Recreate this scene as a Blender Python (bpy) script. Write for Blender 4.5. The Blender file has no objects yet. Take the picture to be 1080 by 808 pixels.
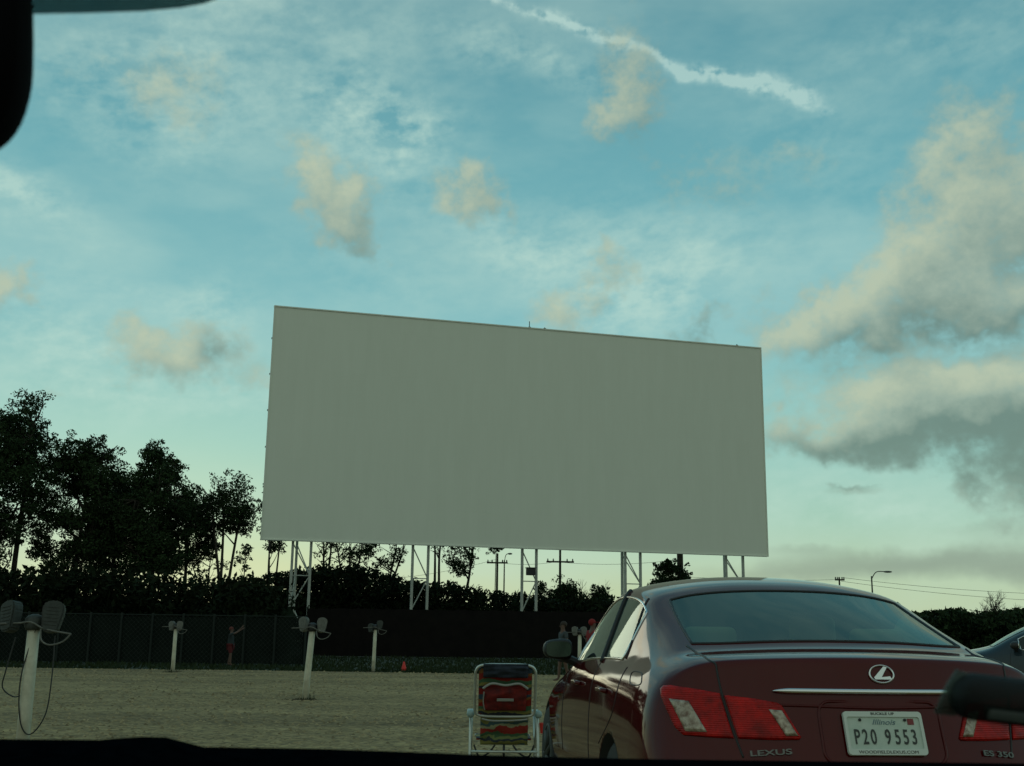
import bpy, bmesh, math, random
from mathutils import Vector, Matrix, noise
from mathutils.bvhtree import BVHTree
S = bpy.context.scene
C = S.collection
R = math.radians
random.seed(7)

# ------------------------------------------------------------------ camera
F, W0, H0 = 1200.0, 1080.0, 808.0
CH, PITCH, ROLL = 1.16, math.atan(263/1200.0), R(0.75)
fw = Vector((0, math.cos(PITCH), math.sin(PITCH)))
up0 = Vector((0, -math.sin(PITCH), math.cos(PITCH)))
rt0 = Vector((1, 0, 0))
rt = rt0*math.cos(ROLL) + up0*math.sin(ROLL)
up = up0*math.cos(ROLL) - rt0*math.sin(ROLL)
CP = Vector((0, 0, CH))
cd = bpy.data.cameras.new('camera')
cam = bpy.data.objects.new('camera', cd); C.objects.link(cam)
M = Matrix((rt, up, -fw)).transposed().to_4x4(); M.translation = CP
cam.matrix_world = M
cd.sensor_width = 36; cd.lens = 36*F/W0
cd.clip_start = 0.02; cd.clip_end = 3000
cd.dof.use_dof = True; cd.dof.focus_distance = 14; cd.dof.aperture_fstop = 17
S.camera = cam

def ray(px, py):
    return (fw + rt*((px-540)/F) - up*((py-404)/F)).normalized()
def at(px, py, Y):
    d = ray(px, py); return CP + d*(Y/d.y)
def ground(px, py, z=0.0):
    d = ray(px, py); return CP + d*((z-CH)/d.z)
def azel(px, py):
    d = ray(px, py); return math.degrees(math.atan2(d.x, d.y)), math.degrees(math.asin(d.z))

# ------------------------------------------------------------------ world
w = bpy.data.worlds.new('World'); S.world = w; w.use_nodes = True
nt = w.node_tree; nt.nodes.clear()
def N(t, **kw):
    n = nt.nodes.new(t)
    for k, v in kw.items():
        if k == 'ins':
            for kk, vv in v.items():
                n.inputs[kk].default_value = vv
        else: setattr(n, k, v)
    return n
def L(a, b): nt.links.new(a, b)
def mth(op, a, b=None, c=None, clamp=False):
    n = N('ShaderNodeMath', operation=op, use_clamp=clamp)
    for i, v in enumerate((a, b, c)):
        if v is None: continue
        if isinstance(v, (int, float)): n.inputs[i].default_value = v
        else: L(v, n.inputs[i])
    return n.outputs[0]
SUN_AZ, SUN_EL = -16.0, 5.0
sky = N('ShaderNodeTexSky', sky_type='NISHITA', sun_disc=False, sun_elevation=R(SUN_EL), sun_rotation=R(SUN_AZ), altitude=200, air_density=1.2, dust_density=1.5, ozone_density=2.0)
tc = N('ShaderNodeTexCoord'); sp = N('ShaderNodeSeparateXYZ'); L(tc.outputs['Generated'], sp.inputs[0])
az = mth('MULTIPLY', mth('ARCTAN2', sp.outputs[0], sp.outputs[1]), 57.2958)
el = mth('MULTIPLY', mth('ARCSINE', sp.outputs[2]), 57.2958)
uv = N('ShaderNodeCombineXYZ'); L(az, uv.inputs[0]); L(el, uv.inputs[1])
# clear-air colour by elevation, blended with the physical sky
rp = N('ShaderNodeValToRGB'); L(mth('DIVIDE', el, 90.0), rp.inputs[0])
stops = [(-0.05, (.30, .38, .24)), (0.0, (.42, .50, .31)), (.03, (.38, .50, .34)), (.06, (.31, .50, .40)), (.10, (.235, .47, .43)), (.17, (.165, .40, .43)), (.25, (.122, .335, .375)), (.36, (.092, .25, .295)), (1.0, (.07, .17, .24))]
er = rp.color_ramp.elements
er[0].position = 0; er[0].color = (*stops[1][1], 1)
er[1].position = 1; er[1].color = (*stops[-1][1], 1)
for p, c in stops[2:-1]:
    e = er.new(p); e.color = (*c, 1)
def vec(op, a, b):
    n = N('ShaderNodeVectorMath', operation=op)
    for i, v in enumerate((a, b)):
        if isinstance(v, tuple): n.inputs[i].default_value = v
        elif isinstance(v, (int, float)): n.inputs['Scale'].default_value = v
        else: L(v, n.inputs[i if not (op == 'SCALE' and i == 1) else 'Scale'])
    return n.outputs[0]
def mix(f, a, b):
    n = N('ShaderNodeMix', data_type='RGBA')
    if isinstance(f, (int, float)): n.inputs[0].default_value = f
    else: L(f, n.inputs[0])
    for i, v in ((6, a), (7, b)):
        if isinstance(v, tuple): n.inputs[i].default_value = (*v, 1)
        else: L(v, n.inputs[i])
    return n.outputs[2]
nis = vec('MULTIPLY', sky.outputs[0], (.085, .11, .10))
base = mix(0.05, rp.outputs[0], nis)
def noise_t(scale, detail=8, rough=.6, src=None, sc=(1, 1, 1), w_=0.0):
    m = N('ShaderNodeMapping'); L(src or uv.outputs[0], m.inputs[0]); m.inputs['Scale'].default_value = sc
    m.inputs['Location'].default_value = (w_, w_*1.7, w_)
    n = N('ShaderNodeTexNoise'); L(m.outputs[0], n.inputs['Vector'])
    n.inputs['Scale'].default_value = scale; n.inputs['Detail'].default_value = detail; n.inputs['Roughness'].default_value = rough
    return n
# the evening clouds: fractal cloud fields computed here over azimuth x elevation (degrees), one texel = 0.05 deg
import numpy as np
AZ0, AZ1, EL0, EL1, STP = -45.0, 45.0, -6.0, 50.0, .07
gx, gy = np.meshgrid(np.arange(AZ0, AZ1, STP)+STP/2, np.arange(EL0, EL1, STP)+STP/2)
gx = gx.astype(np.float32); gy = gy.astype(np.float32)
rg = np.random.RandomState(11); LAT = rg.rand(256, 256).astype(np.float32)
def vnoise(x, y):
    xi = np.floor(x).astype(np.int32); yi = np.floor(y).astype(np.int32); fx = x-xi; fy = y-yi
    fx = fx*fx*fx*(fx*(fx*6-15)+10); fy = fy*fy*fy*(fy*(fy*6-15)+10)
    a = LAT[yi & 255, xi & 255]; b = LAT[yi & 255, (xi+1) & 255]; c = LAT[(yi+1) & 255, xi & 255]; d = LAT[(yi+1) & 255, (xi+1) & 255]
    return (a*(1-fx)+b*fx)*(1-fy) + (c*(1-fx)+d*fx)*fy
def fbm(x, y, f, octv=6, g=.55, o=0.0):
    t = 0; amp = 1; tot = 0; ca, sa = .8, .6
    X, Y = x*f+o, y*f+o*1.3
    for k in range(octv):
        t = t + amp*vnoise(X, Y); tot += amp; amp *= g
        X, Y = (X*ca-Y*sa)*2.03+17.1, (X*sa+Y*ca)*2.03+9.7
    return t/tot
wx = (fbm(gx, gy, .3, 5, .55, 3.1)-.5)*4.0 + (fbm(gx, gy, .9, 4, .6, 8.3)-.5)*1.6
wy = (fbm(gx, gy, .3, 5, .55, 41.7)-.5)*3.2 + (fbm(gx, gy, .9, 4, .6, 28.3)-.5)*1.3
K = 57.3/F
def field(lst, warp=1.0):
    acc = np.zeros_like(gx)
    for (px, py, rx, ry, ang, amp) in lst:
        a, e = azel(px, py); c, s_ = math.cos(R(ang)), math.sin(R(ang))
        dx = (gx+wx*warp-a)*math.cos(R(e)); dy = gy+wy*warp-e
        u = (dx*c+dy*s_)/(rx*K*.62); v = (-dx*s_+dy*c)/(ry*K*.62)
        acc += amp*np.exp(-(u*u+v*v))
    return acc
cum = [(350,190,54,50,0,1.7),(368,222,44,48,-50,1.5),(385,248,26,30,0,.6),(495,212,62,42,10,1.45),(515,192,36,36,0,.9),
 (585,326,46,32,0,1.3),(632,288,54,26,-6,1.1),(16,306,36,36,0,1.5),(155,358,72,38,0,1.5),(208,372,72,42,0,1.4),
 (664,75,56,70,0,1.35),(655,115,42,46,0,.9),(735,347,46,22,0,.85),(835,172,50,40,0,.35),(745,190,110,60,-20,.5),
 (865,342,84,38,8,1.5),(915,325,96,50,18,1.6),(975,285,90,62,38,1.6),(985,225,80,60,35,1.0),(1035,150,80,84,20,.85),(1060,110,60,60,0,.45),
 (1050,255,110,66,0,1.6),(1050,318,110,46,0,1.7),(1090,200,80,90,0,1.3),(985,335,100,30,0,1.1),
 (915,408,80,34,0,1.0),(970,412,90,44,0,1.5),(900,448,130,38,4,1.7),(1040,425,110,56,0,1.6),(1000,460,170,36,0,1.5),(1110,430,100,80,0,1.7),(845,452,70,22,0,.9),(965,383,40,22,0,.7),(1005,388,34,22,0,.7),
 (1065,500,60,36,0,1.1),(1085,540,46,40,0,.8),(905,521,46,8,0,.7),
 (60,418,30,18,0,.4),(280,395,36,20,0,.5),(165,95,90,50,0,.7)]
band = [(900,600,190,17,0,.8),(1010,594,200,18,1,.9),(1090,594,120,24,0,1.0),(850,583,60,8,0,.5),(820,608,120,12,0,.5),(905,521,46,7,0,.5),(1060,560,100,16,-4,.35)]
dark = [(930,462,170,34,0,.75),(1060,462,150,50,0,.85),(860,462,90,20,0,.6),(1060,335,110,34,0,.6),(930,350,90,20,6,.5),(1080,250,80,60,0,.25),
 (232,372,36,30,0,.9),(735,350,60,30,0,.9),(900,598,220,26,0,.75),(1060,594,220,36,0,.8),(1070,515,90,60,0,.6),(905,521,60,16,0,.6),(1000,290,50,26,30,.2)]
wisp = [(165,95,170,100,0,.95),(395,125,130,75,-12,1.15),(440,130,60,40,0,.5),(20,205,110,34,-20,1.2),(120,300,180,30,-5,.4),(560,270,210,60,-25,.75),(700,250,200,60,-10,.5),
 (60,350,140,50,-10,.8),(230,330,60,60,0,.8),(560,60,150,40,-10,.7),(690,310,150,60,10,.7),(1000,40,200,60,0,.4),(150,410,260,50,0,.7),(400,290,200,60,-10,.3),
 (300,20,260,60,0,.4),(870,500,200,60,0,.3),(930,545,300,40,0,.5),(500,420,500,60,0,.3),(860,160,160,100,-30,.3)]
trail = [(530,2,40,6.8,-20,1.1),(560,14,40,6.8,-16,1.2),(592,20,40,9.3,-8,1.3),(625,31,38,10.2,-22,1.5),(655,42,32,10.2,-18,1.6),(685,52,32,8.5,-25,1.5),(712,67,34,8.5,-24,1.6),(742,77,38,10.2,-14,1.7),(772,83,36,10.2,-8,1.7),(800,86,34,13.6,-10,1.7),(828,92,34,17.0,-18,1.6),(850,103,28,15.3,-35,1.2),(868,116,20,8.5,-30,.7)]
Fc = field(cum)
n1 = fbm(gx, gy*1.15, .5, 7, .58, 5.5); n2 = fbm(gx, gy*1.3, 1.7, 6, .6, 12.2)
n3 = fbm(gx, gy*1.25, 4.2, 5, .62, 66.6)
Fm = Fc*(.30+1.05*n1+.65*(n2-.5)+.22*(n3-.5)) + .36*(n2-.5)*np.clip(Fc*2, 0, 1)
ac = 1-np.exp(-1.7*np.clip(Fm-.13, 0, None)**1.3); ac = np.clip(ac, 0, 1)*.84
def blur(a, n):
    for ax in (0, 1):
        c = np.cumsum(np.pad(a, [(n+1, n) if k == ax else (0, 0) for k in (0, 1)], mode='edge'), axis=ax)
        a = (np.take(c, range(2*n+1, c.shape[ax]), axis=ax)-np.take(c, range(0, c.shape[ax]-2*n-1), axis=ax))/(2*n+1)
    return a
Fb = field(band, .3)*(.55+.9*fbm(gx*.5, gy*2.2, .5, 6, .55, 90.)); ab = np.clip(1-np.exp(-1.5*np.clip(Fb-.12, 0, None)), 0, 1)*.8
Fs = np.clip(blur(blur(Fm.astype(np.float64), 6), 6), 0, 1.6)
def shift(a, dx, dy):      # value at p + (dx, dy) degrees
    return np.roll(np.roll(a, -int(round(dy/STP)), axis=0), -int(round(dx/STP)), axis=1)
lit = (Fs-shift(Fs, -.8, 1.4))*1.0 + (Fs-shift(Fs, -.3, .5))*.5
lit = np.clip(.56 + .34*lit - .80*blur(field(dark), 5) + .35*(n2-.5) + .12*(n3-.5) + .3*(n1-.5), 0, 1)[..., None]
cb, cm_, cdk = np.array((.41, .455, .325)), np.array((.265, .33, .26)), np.array((.115, .17, .14))
colr = np.where(lit > .5, cm_+(cb-cm_)*(lit-.5)*2, cdk+(cm_-cdk)*lit*2)
streak = fbm(gx*.55+gy*.25, gy*1.5-gx*.35, .8, 7, .62, 77.)
Fw = field(wisp, .5); aw = np.clip(Fw*(streak*1.7+n2*.8-.80), 0, 1)*.55
aw = np.clip(aw + np.clip(fbm(gx*.5, gy*1.4, .16, 6, .55, 60.)-.38, 0, 1)*.70, 0, .6)
tr_n = .7*fbm(gx*.7+gy*.5, gy*1.6, 1.2, 6, .62, 31.)+.3*fbm(gx, gy, 3.0, 5, .6, 35.)
at_ = np.clip(field(trail, .26)*np.clip(tr_n*3.2-1.1, 0, 1.2), 0, 1)*.46
wcol = np.array((.46, .62, .53)); tcol = np.array((.52, .68, .60))
# composite: wisps, trail, then cumulus in front
T = np.ones_like(gx)[..., None]; RGB = np.zeros(gx.shape+(3,))
for al, cc in ((aw[..., None], wcol), (ab[..., None], np.array((.20, .255, .205))), (at_[..., None], tcol), (ac[..., None], colr)):
    RGB = RGB*(1-al) + cc*al; T = T*(1-al)
ef = np.clip(np.minimum(np.minimum(gx-AZ0, AZ1-gx), EL1-gy)/4, 0, 1)[..., None]
RGB *= ef; T = 1-(1-T)*ef
hh, ww = gx.shape
img = bpy.data.images.new('cloud_field', ww, hh, alpha=True, float_buffer=True); img.colorspace_settings.name = 'Non-Color'; img.alpha_mode = 'CHANNEL_PACKED'
img.pixels.foreach_set(np.concatenate([RGB, T], axis=2).astype(np.float32).ravel()); img.update(); img.pack()
mu = mth('MULTIPLY_ADD', az, 1/(AZ1-AZ0), -AZ0/(AZ1-AZ0)); mv = mth('MULTIPLY_ADD', el, 1/(EL1-EL0), -EL0/(EL1-EL0))
iuv = N('ShaderNodeCombineXYZ'); L(mu, iuv.inputs[0]); L(mv, iuv.inputs[1])
it = N('ShaderNodeTexImage'); it.image = img; it.extension = 'CLIP'; it.interpolation = 'Linear'; L(iuv.outputs[0], it.inputs[0])
inside = mth('MULTIPLY', mth('LESS_THAN', mth('ABSOLUTE', mth('SUBTRACT', mu, .5)), .499), mth('LESS_THAN', mth('ABSOLUTE', mth('SUBTRACT', mv, .5)), .499))
keep = mth('SUBTRACT', 1.0, mth('MULTIPLY', inside, mth('SUBTRACT', 1.0, it.outputs[1])))
# the side of the sky away from the sunset is greyer
back = mth('MULTIPLY_ADD', sp.outputs[1], -.7, .25, clamp=True)
base = mix(back, base, (.315, .375, .305))
kv = N('ShaderNodeCombineXYZ'); [L(keep, kv.inputs[i]) for i in range(3)]
col = vec('ADD', vec('MULTIPLY', base, kv.outputs[0]), it.outputs[0])
farn = noise_t(.05, 4, .6, w_=40.)
fcl = mth('MULTIPLY', mth('MULTIPLY', mth('SUBTRACT', mth('ABSOLUTE', az), 42.0), .06, clamp=True), mth('MULTIPLY_ADD', farn.outputs[0], 3.5, -1.6, clamp=True))
col = mix(mth('MULTIPLY', fcl, .8), col, (.27, .29, .24))
bg = N('ShaderNodeBackground'); L(vec('SCALE', col, 10.0), bg.inputs[0]); bg.inputs[1].default_value = 0.1
wo = N('ShaderNodeOutputWorld'); L(bg.outputs[0], wo.inputs[0])
sd = bpy.data.lights.new('sun', 'SUN'); sd.energy = 0.15; sd.angle = R(25.0); sd.color = (1, .86, .62)
so = bpy.data.objects.new('sun', sd); C.objects.link(so)
sdir = Vector((math.sin(R(SUN_AZ))*math.cos(R(SUN_EL)), math.cos(R(SUN_AZ))*math.cos(R(SUN_EL)), math.sin(R(SUN_EL))))
so.rotation_euler = sdir.to_track_quat('Z', 'Y').to_euler()
S.view_settings.view_transform = 'Standard'; S.view_settings.look = 'None'
S.view_settings.exposure = 0.28; S.view_settings.gamma = 1.0
S.view_settings.use_curve_mapping = False

# ------------------------------------------------------------------ materials
def mat(name, col, rough=.6, metal=0, coat=0, spec=.5, var=0, vscale=8, bump=0, bscale=40, col2=None, **kw):
    m = bpy.data.materials.new(name); m.use_nodes = True
    t = m.node_tree; b = t.nodes['Principled BSDF']
    b.inputs['Base Color'].default_value = (*col, 1)
    b.inputs['Roughness'].default_value = rough; b.inputs['Metallic'].default_value = metal
    b.inputs['Coat Weight'].default_value = coat; b.inputs['Coat Roughness'].default_value = .03; b.inputs['Coat IOR'].default_value = 1.38
    b.inputs['Specular IOR Level'].default_value = spec
    for k, v in kw.items(): b.inputs[k].default_value = v
    co = t.nodes.new('ShaderNodeTexCoord')
    if var or col2:
        n = t.nodes.new('ShaderNodeTexNoise'); n.inputs['Scale'].default_value = vscale; n.inputs['Detail'].default_value = 8; n.inputs['Roughness'].default_value = .65
        t.links.new(co.outputs['Object'], n.inputs['Vector'])
        r = t.nodes.new('ShaderNodeValToRGB'); t.links.new(n.outputs[0], r.inputs[0])
        c2 = col2 or tuple(c*(1-var) for c in col)
        c1 = col if col2 else tuple(min(1, c*(1+var)) for c in col)
        r.color_ramp.elements[0].position = .35; r.color_ramp.elements[0].color = (*c2, 1)
        r.color_ramp.elements[1].position = .65; r.color_ramp.elements[1].color = (*c1, 1)
        t.links.new(r.outputs[0], b.inputs['Base Color'])
    if bump:
        n2 = t.nodes.new('ShaderNodeTexNoise'); n2.inputs['Scale'].default_value = bscale; n2.inputs['Detail'].default_value = 5
        t.links.new(co.outputs['Object'], n2.inputs['Vector'])
        bp = t.nodes.new('ShaderNodeBump'); bp.inputs['Strength'].default_value = bump; bp.inputs['Distance'].default_value = .01
        t.links.new(n2.outputs[0], bp.inputs['Height']); t.links.new(bp.outputs[0], b.inputs['Normal'])
    return m
def paint(name, col, metal=.35):
    m = mat(name, col, rough=.45, metal=metal, coat=1.0, spec=0.0)
    t = m.node_tree; b = t.nodes['Principled BSDF']
    g = t.nodes.new('ShaderNodeNewGeometry'); mx = t.nodes.new('ShaderNodeMix'); mx.data_type = 'RGBA'
    t.links.new(g.outputs['Backfacing'], mx.inputs[0])
    co = t.nodes.new('ShaderNodeTexCoord'); n = t.nodes.new('ShaderNodeTexNoise'); n.inputs['Scale'].default_value = 3; n.inputs['Detail'].default_value = 6
    t.links.new(co.outputs['Object'], n.inputs['Vector'])
    r = t.nodes.new('ShaderNodeMix'); r.data_type = 'RGBA'; t.links.new(n.outputs[0], r.inputs[0])
    r.inputs[6].default_value = (*[c*.8 for c in col], 1); r.inputs[7].default_value = (*[c*1.15+.002 for c in col], 1)
    t.links.new(r.outputs[2], mx.inputs[6]); mx.inputs[7].default_value = (.05, .05, .045, 1)
    t.links.new(mx.outputs[2], b.inputs['Base Color'])
    # thin film of road dust dulls the clear coat unevenly
    n3 = t.nodes.new('ShaderNodeTexNoise'); n3.inputs['Scale'].default_value = 9; n3.inputs['Detail'].default_value = 8
    t.links.new(co.outputs['Object'], n3.inputs['Vector'])
    mr = t.nodes.new('ShaderNodeMapRange'); t.links.new(n3.outputs[0], mr.inputs[0]); mr.inputs[3].default_value = .02; mr.inputs[4].default_value = .10
    t.links.new(mr.outputs[0], b.inputs['Coat Roughness'])
    return m
def glass(name, tint, ior=1.5):
    m = bpy.data.materials.new(name); m.use_nodes = True; t = m.node_tree; t.nodes.clear()
    tr = t.nodes.new('ShaderNodeBsdfTransparent'); tr.inputs[0].default_value = (*tint, 1)
    gl = t.nodes.new('ShaderNodeBsdfGlossy'); gl.inputs['Roughness'].default_value = .02; gl.inputs[0].default_value = (.9, 1, .95, 1)
    fr = t.nodes.new('ShaderNodeFresnel'); fr.inputs[0].default_value = ior
    mx = t.nodes.new('ShaderNodeMixShader'); o = t.nodes.new('ShaderNodeOutputMaterial')
    t.links.new(fr.outputs[0], mx.inputs[0]); t.links.new(tr.outputs[0], mx.inputs[1]); t.links.new(gl.outputs[0], mx.inputs[2]); t.links.new(mx.outputs[0], o.inputs[0])
    return m
MT = {}
MT['gravel'] = None
MT['white'] = mat('white_post_paint', (.66, .63, .50), .6, col2=(.42, .39, .29), vscale=5)
MT['steel'] = mat('white_steel', (.38, .40, .36), .5, var=.15, vscale=3)
MT['screen'] = None
MT['black'] = mat('black_plastic', (.012, .013, .014), .5)
MT['rubber'] = mat('rubber', (.015, .015, .015), .8)
MT['chrome'] = mat('chrome', (.75, .76, .76), .14, 1)
MT['alu'] = mat('aluminium', (.55, .58, .54), .4, .6, var=.1)
MT['greymetal'] = mat('cast_metal', (.036, .042, .037), .65, .1, var=.25, vscale=30)
MT['palemetal'] = mat('pale_cast_metal', (.13, .13, .115), .6, .1, var=.25, vscale=30)
MT['bark'] = mat('bark', (.04, .033, .024), .9, var=.4, vscale=3)
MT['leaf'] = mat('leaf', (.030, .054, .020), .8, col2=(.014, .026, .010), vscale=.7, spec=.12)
MT['shade_leaf'] = mat('undergrowth_leaf_shaded', (.013, .021, .008), .85, col2=(.007, .012, .005), vscale=.7, spec=.1)  # darker copy of the leaf colour, with the undergrowth's shade put in
MT['leaf2'] = mat('leaf_pale', (.05, .068, .022), .75, col2=(.028, .044, .015), vscale=.6, spec=.2)
MT['wood'] = mat('pole_wood', (.055, .042, .03), .9, var=.35, vscale=5)
MT['board'] = mat('fence_board', (.011, .009, .008), .95, spec=.15, col2=(.006, .0055, .005), vscale=2)
MT['skin'] = mat('skin', (.11, .06, .042), .6)
MT['hair'] = mat('hair', (.03, .018, .012), .8)

def nodes_of(name):
    m = bpy.data.materials.new(name); m.use_nodes = True; t = m.node_tree
    return m, t, t.nodes['Principled BSDF']
def gravel_mat():
    m, t, b = nodes_of('gravel')
    co = t.nodes.new('ShaderNodeTexCoord')
    def nz(s, d=6, r=.6):
        n = t.nodes.new('ShaderNodeTexNoise'); n.inputs['Scale'].default_value = s; n.inputs['Detail'].default_value = d; n.inputs['Roughness'].default_value = r
        t.links.new(co.outputs['Object'], n.inputs['Vector']); return n
    big, med, fine = nz(.16, 5), nz(1.7, 7, .7), nz(26, 3)
    vo = t.nodes.new('ShaderNodeTexVoronoi'); vo.inputs['Scale'].default_value = 17; t.links.new(co.outputs['Object'], vo.inputs['Vector'])
    ad = t.nodes.new('ShaderNodeMath'); ad.operation = 'ADD'; t.links.new(big.outputs[0], ad.inputs[0]); t.links.new(med.outputs[0], ad.inputs[1])
    r = t.nodes.new('ShaderNodeValToRGB'); mh = t.nodes.new('ShaderNodeMath'); mh.operation = 'MULTIPLY'; mh.inputs[1].default_value = .5
    t.links.new(ad.outputs[0], mh.inputs[0]); t.links.new(mh.outputs[0], r.inputs[0])
    r.color_ramp.elements[0].position = .38; r.color_ramp.elements[0].color = (.235, .162, .066, 1)
    r.color_ramp.elements[1].position = .62; r.color_ramp.elements[1].color = (.41, .295, .135, 1)
    r2 = t.nodes.new('ShaderNodeValToRGB'); sr = t.nodes.new('ShaderNodeSeparateColor'); t.links.new(vo.outputs['Color'], sr.inputs[0]); t.links.new(sr.outputs[0], r2.inputs[0])
    r2.color_ramp.elements[0].color = (.45, .45, .45, 1); r2.color_ramp.elements[1].color = (1.35, 1.35, 1.35, 1)
    mx = t.nodes.new('ShaderNodeMix'); mx.data_type = 'RGBA'; mx.blend_type = 'MULTIPLY'; mx.inputs[0].default_value = .9
    t.links.new(r.outputs[0], mx.inputs[6]); t.links.new(r2.outputs[0], mx.inputs[7]); t.links.new(mx.outputs[2], b.inputs['Base Color'])
    b.inputs['Roughness'].default_value = .95
    # wheel-worn lanes along the rows
    mp = t.nodes.new('ShaderNodeMapping'); mp.inputs['Scale'].default_value = (.05, .55, 1); t.links.new(co.outputs['Object'], mp.inputs[0])
    ln = t.nodes.new('ShaderNodeTexNoise'); ln.inputs['Scale'].default_value = 1; ln.inputs['Detail'].default_value = 5; t.links.new(mp.outputs[0], ln.inputs['Vector'])
    lr = t.nodes.new('ShaderNodeValToRGB'); t.links.new(ln.outputs[0], lr.inputs[0]); lr.color_ramp.elements[0].position = .35; lr.color_ramp.elements[0].color = (.72, .70, .68, 1); lr.color_ramp.elements[1].position = .62; lr.color_ramp.elements[1].color = (1.1, 1.1, 1.1, 1)
    m2 = t.nodes.new('ShaderNodeMix'); m2.data_type = 'RGBA'; m2.blend_type = 'MULTIPLY'; m2.inputs[0].default_value = 1
    t.links.new(mx.outputs[2], m2.inputs[6]); t.links.new(lr.outputs[0], m2.inputs[7]); t.links.new(m2.outputs[2], b.inputs['Base Color'])
    bp = t.nodes.new('ShaderNodeBump'); bp.inputs['Strength'].default_value = .8; bp.inputs['Distance'].default_value = .03
    t.links.new(vo.outputs['Distance'], bp.inputs['Height']); t.links.new(bp.outputs[0], b.inputs['Normal'])
    return m
MT['gravel'] = gravel_mat()
MT['stone'] = mat('stone', (.24, .185, .10), .9, var=.4, vscale=4)
def islandvar(m, lo, hi):
    t = m.node_tree; g = t.nodes.new('ShaderNodeNewGeometry'); r = t.nodes.new('ShaderNodeValToRGB'); t.links.new(g.outputs['Random Per Island'], r.inputs[0])
    r.color_ramp.elements[0].color = (*lo, 1); r.color_ramp.elements[1].color = (*hi, 1); t.links.new(r.outputs[0], t.nodes['Principled BSDF'].inputs['Base Color'])
islandvar(MT['stone'], (.14, .10, .048), (.42, .32, .17))
MT['grassg'] = mat('grass_ground', (.018, .026, .010), .95, col2=(.010, .016, .006), vscale=1.2)
MT['grass'] = mat('grass_blades', (.026, .040, .013), .8, col2=(.014, .024, .009), vscale=.8, spec=.2)
def screen_mat():
    m, t, b = nodes_of('screen_paint')
    co = t.nodes.new('ShaderNodeTexCoord')
    br = t.nodes.new('ShaderNodeTexBrick'); br.offset = 0; br.inputs['Scale'].default_value = 1
    br.inputs['Brick Width'].default_value = .61; br.inputs['Row Height'].default_value = 3.2; br.inputs['Mortar Size'].default_value = .006; br.inputs['Mortar Smooth'].default_value = .5
    br.inputs['Color1'].default_value = (.80, .82, .72, 1); br.inputs['Color2'].default_value = (.81, .83, .73, 1); br.inputs['Mortar'].default_value = (.77, .79, .695, 1)
    sx = t.nodes.new('ShaderNodeMapping'); sx.inputs['Rotation'].default_value = (R(90), 0, 0)
    t.links.new(co.outputs['Object'], sx.inputs[0]); t.links.new(sx.outputs[0], br.inputs['Vector'])
    n = t.nodes.new('ShaderNodeTexNoise'); n.inputs['Scale'].default_value = .5; n.inputs['Detail'].default_value = 9; n.inputs['Roughness'].default_value = .7
    mp = t.nodes.new('ShaderNodeMapping'); mp.inputs['Scale'].default_value = (2.2, 1, .35); t.links.new(co.outputs['Object'], mp.inputs[0]); t.links.new(mp.outputs[0], n.inputs['Vector'])
    r = t.nodes.new('ShaderNodeValToRGB'); t.links.new(n.outputs[0], r.inputs[0])
    r.color_ramp.elements[0].position = .3; r.color_ramp.elements[0].color = (.955, .955, .945, 1); r.color_ramp.elements[1].position = .7; r.color_ramp.elements[1].color = (1, 1, 1, 1)
    mx = t.nodes.new('ShaderNodeMix'); mx.data_type = 'RGBA'; mx.blend_type = 'MULTIPLY'; mx.inputs[0].default_value = 1
    t.links.new(br.outputs[0], mx.inputs[6]); t.links.new(r.outputs[0], mx.inputs[7]); t.links.new(mx.outputs[2], b.inputs['Base Color'])
    b.inputs['Roughness'].default_value = .8
    return m
MT['screen'] = screen_mat()

# ------------------------------------------------------------------ helpers
def obj(name, bm, m, parent=None, smooth=False, loc=None):
    me = bpy.data.meshes.new(name); bm.to_mesh(me); bm.free()
    return objm(name, me, m, parent, smooth, loc)
def objm(name, me, m, parent=None, smooth=False, loc=None):
    o = bpy.data.objects.new(name, me); C.objects.link(o)
    for mm in (m if isinstance(m, (list, tuple)) else [m]):
        if mm: me.materials.append(mm)
    if smooth:
        for p in me.polygons: p.use_smooth = True
    if parent: o.parent = parent
    if loc is not None: o.location = loc
    return o
def tag(o, label=None, cat=None, group=None, kind=None):
    if label: o['label'] = label
    if cat: o['category'] = cat
    if group: o['group'] = group
    if kind: o['kind'] = kind
    return o
def empty(name, loc=(0, 0, 0), rz=0, **kw):
    o = bpy.data.objects.new(name, None); C.objects.link(o); o.location = loc; o.rotation_euler = (0, 0, rz); o.empty_display_size = .2
    return tag(o, **kw)
def copy_tree(o, parent=None):
    c = o.copy(); C.objects.link(c)
    if parent: c.parent = parent
    for ch in list(o.children): copy_tree(ch, c)
    return c
def box(bm, x0, x1, y0, y1, z0, z1, bev=0, mtx=None):
    r = bmesh.ops.create_cube(bm, size=1)
    vs = r['verts']
    for v in vs: v.co = Vector(((x0+x1)/2 + v.co.x*(x1-x0), (y0+y1)/2 + v.co.y*(y1-y0), (z0+z1)/2 + v.co.z*(z1-z0)))
    if bev:
        es = set(e for v in vs for e in v.link_edges)
        rr = bmesh.ops.bevel(bm, geom=list(es), offset=bev, segments=3, affect='EDGES', profile=.5)
        vs = list(set(rr['verts']) | set(v for v in vs if v.is_valid))
    if mtx is not None:
        for v in vs:
            if v.is_valid: v.co = mtx @ v.co
    return bm
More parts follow.
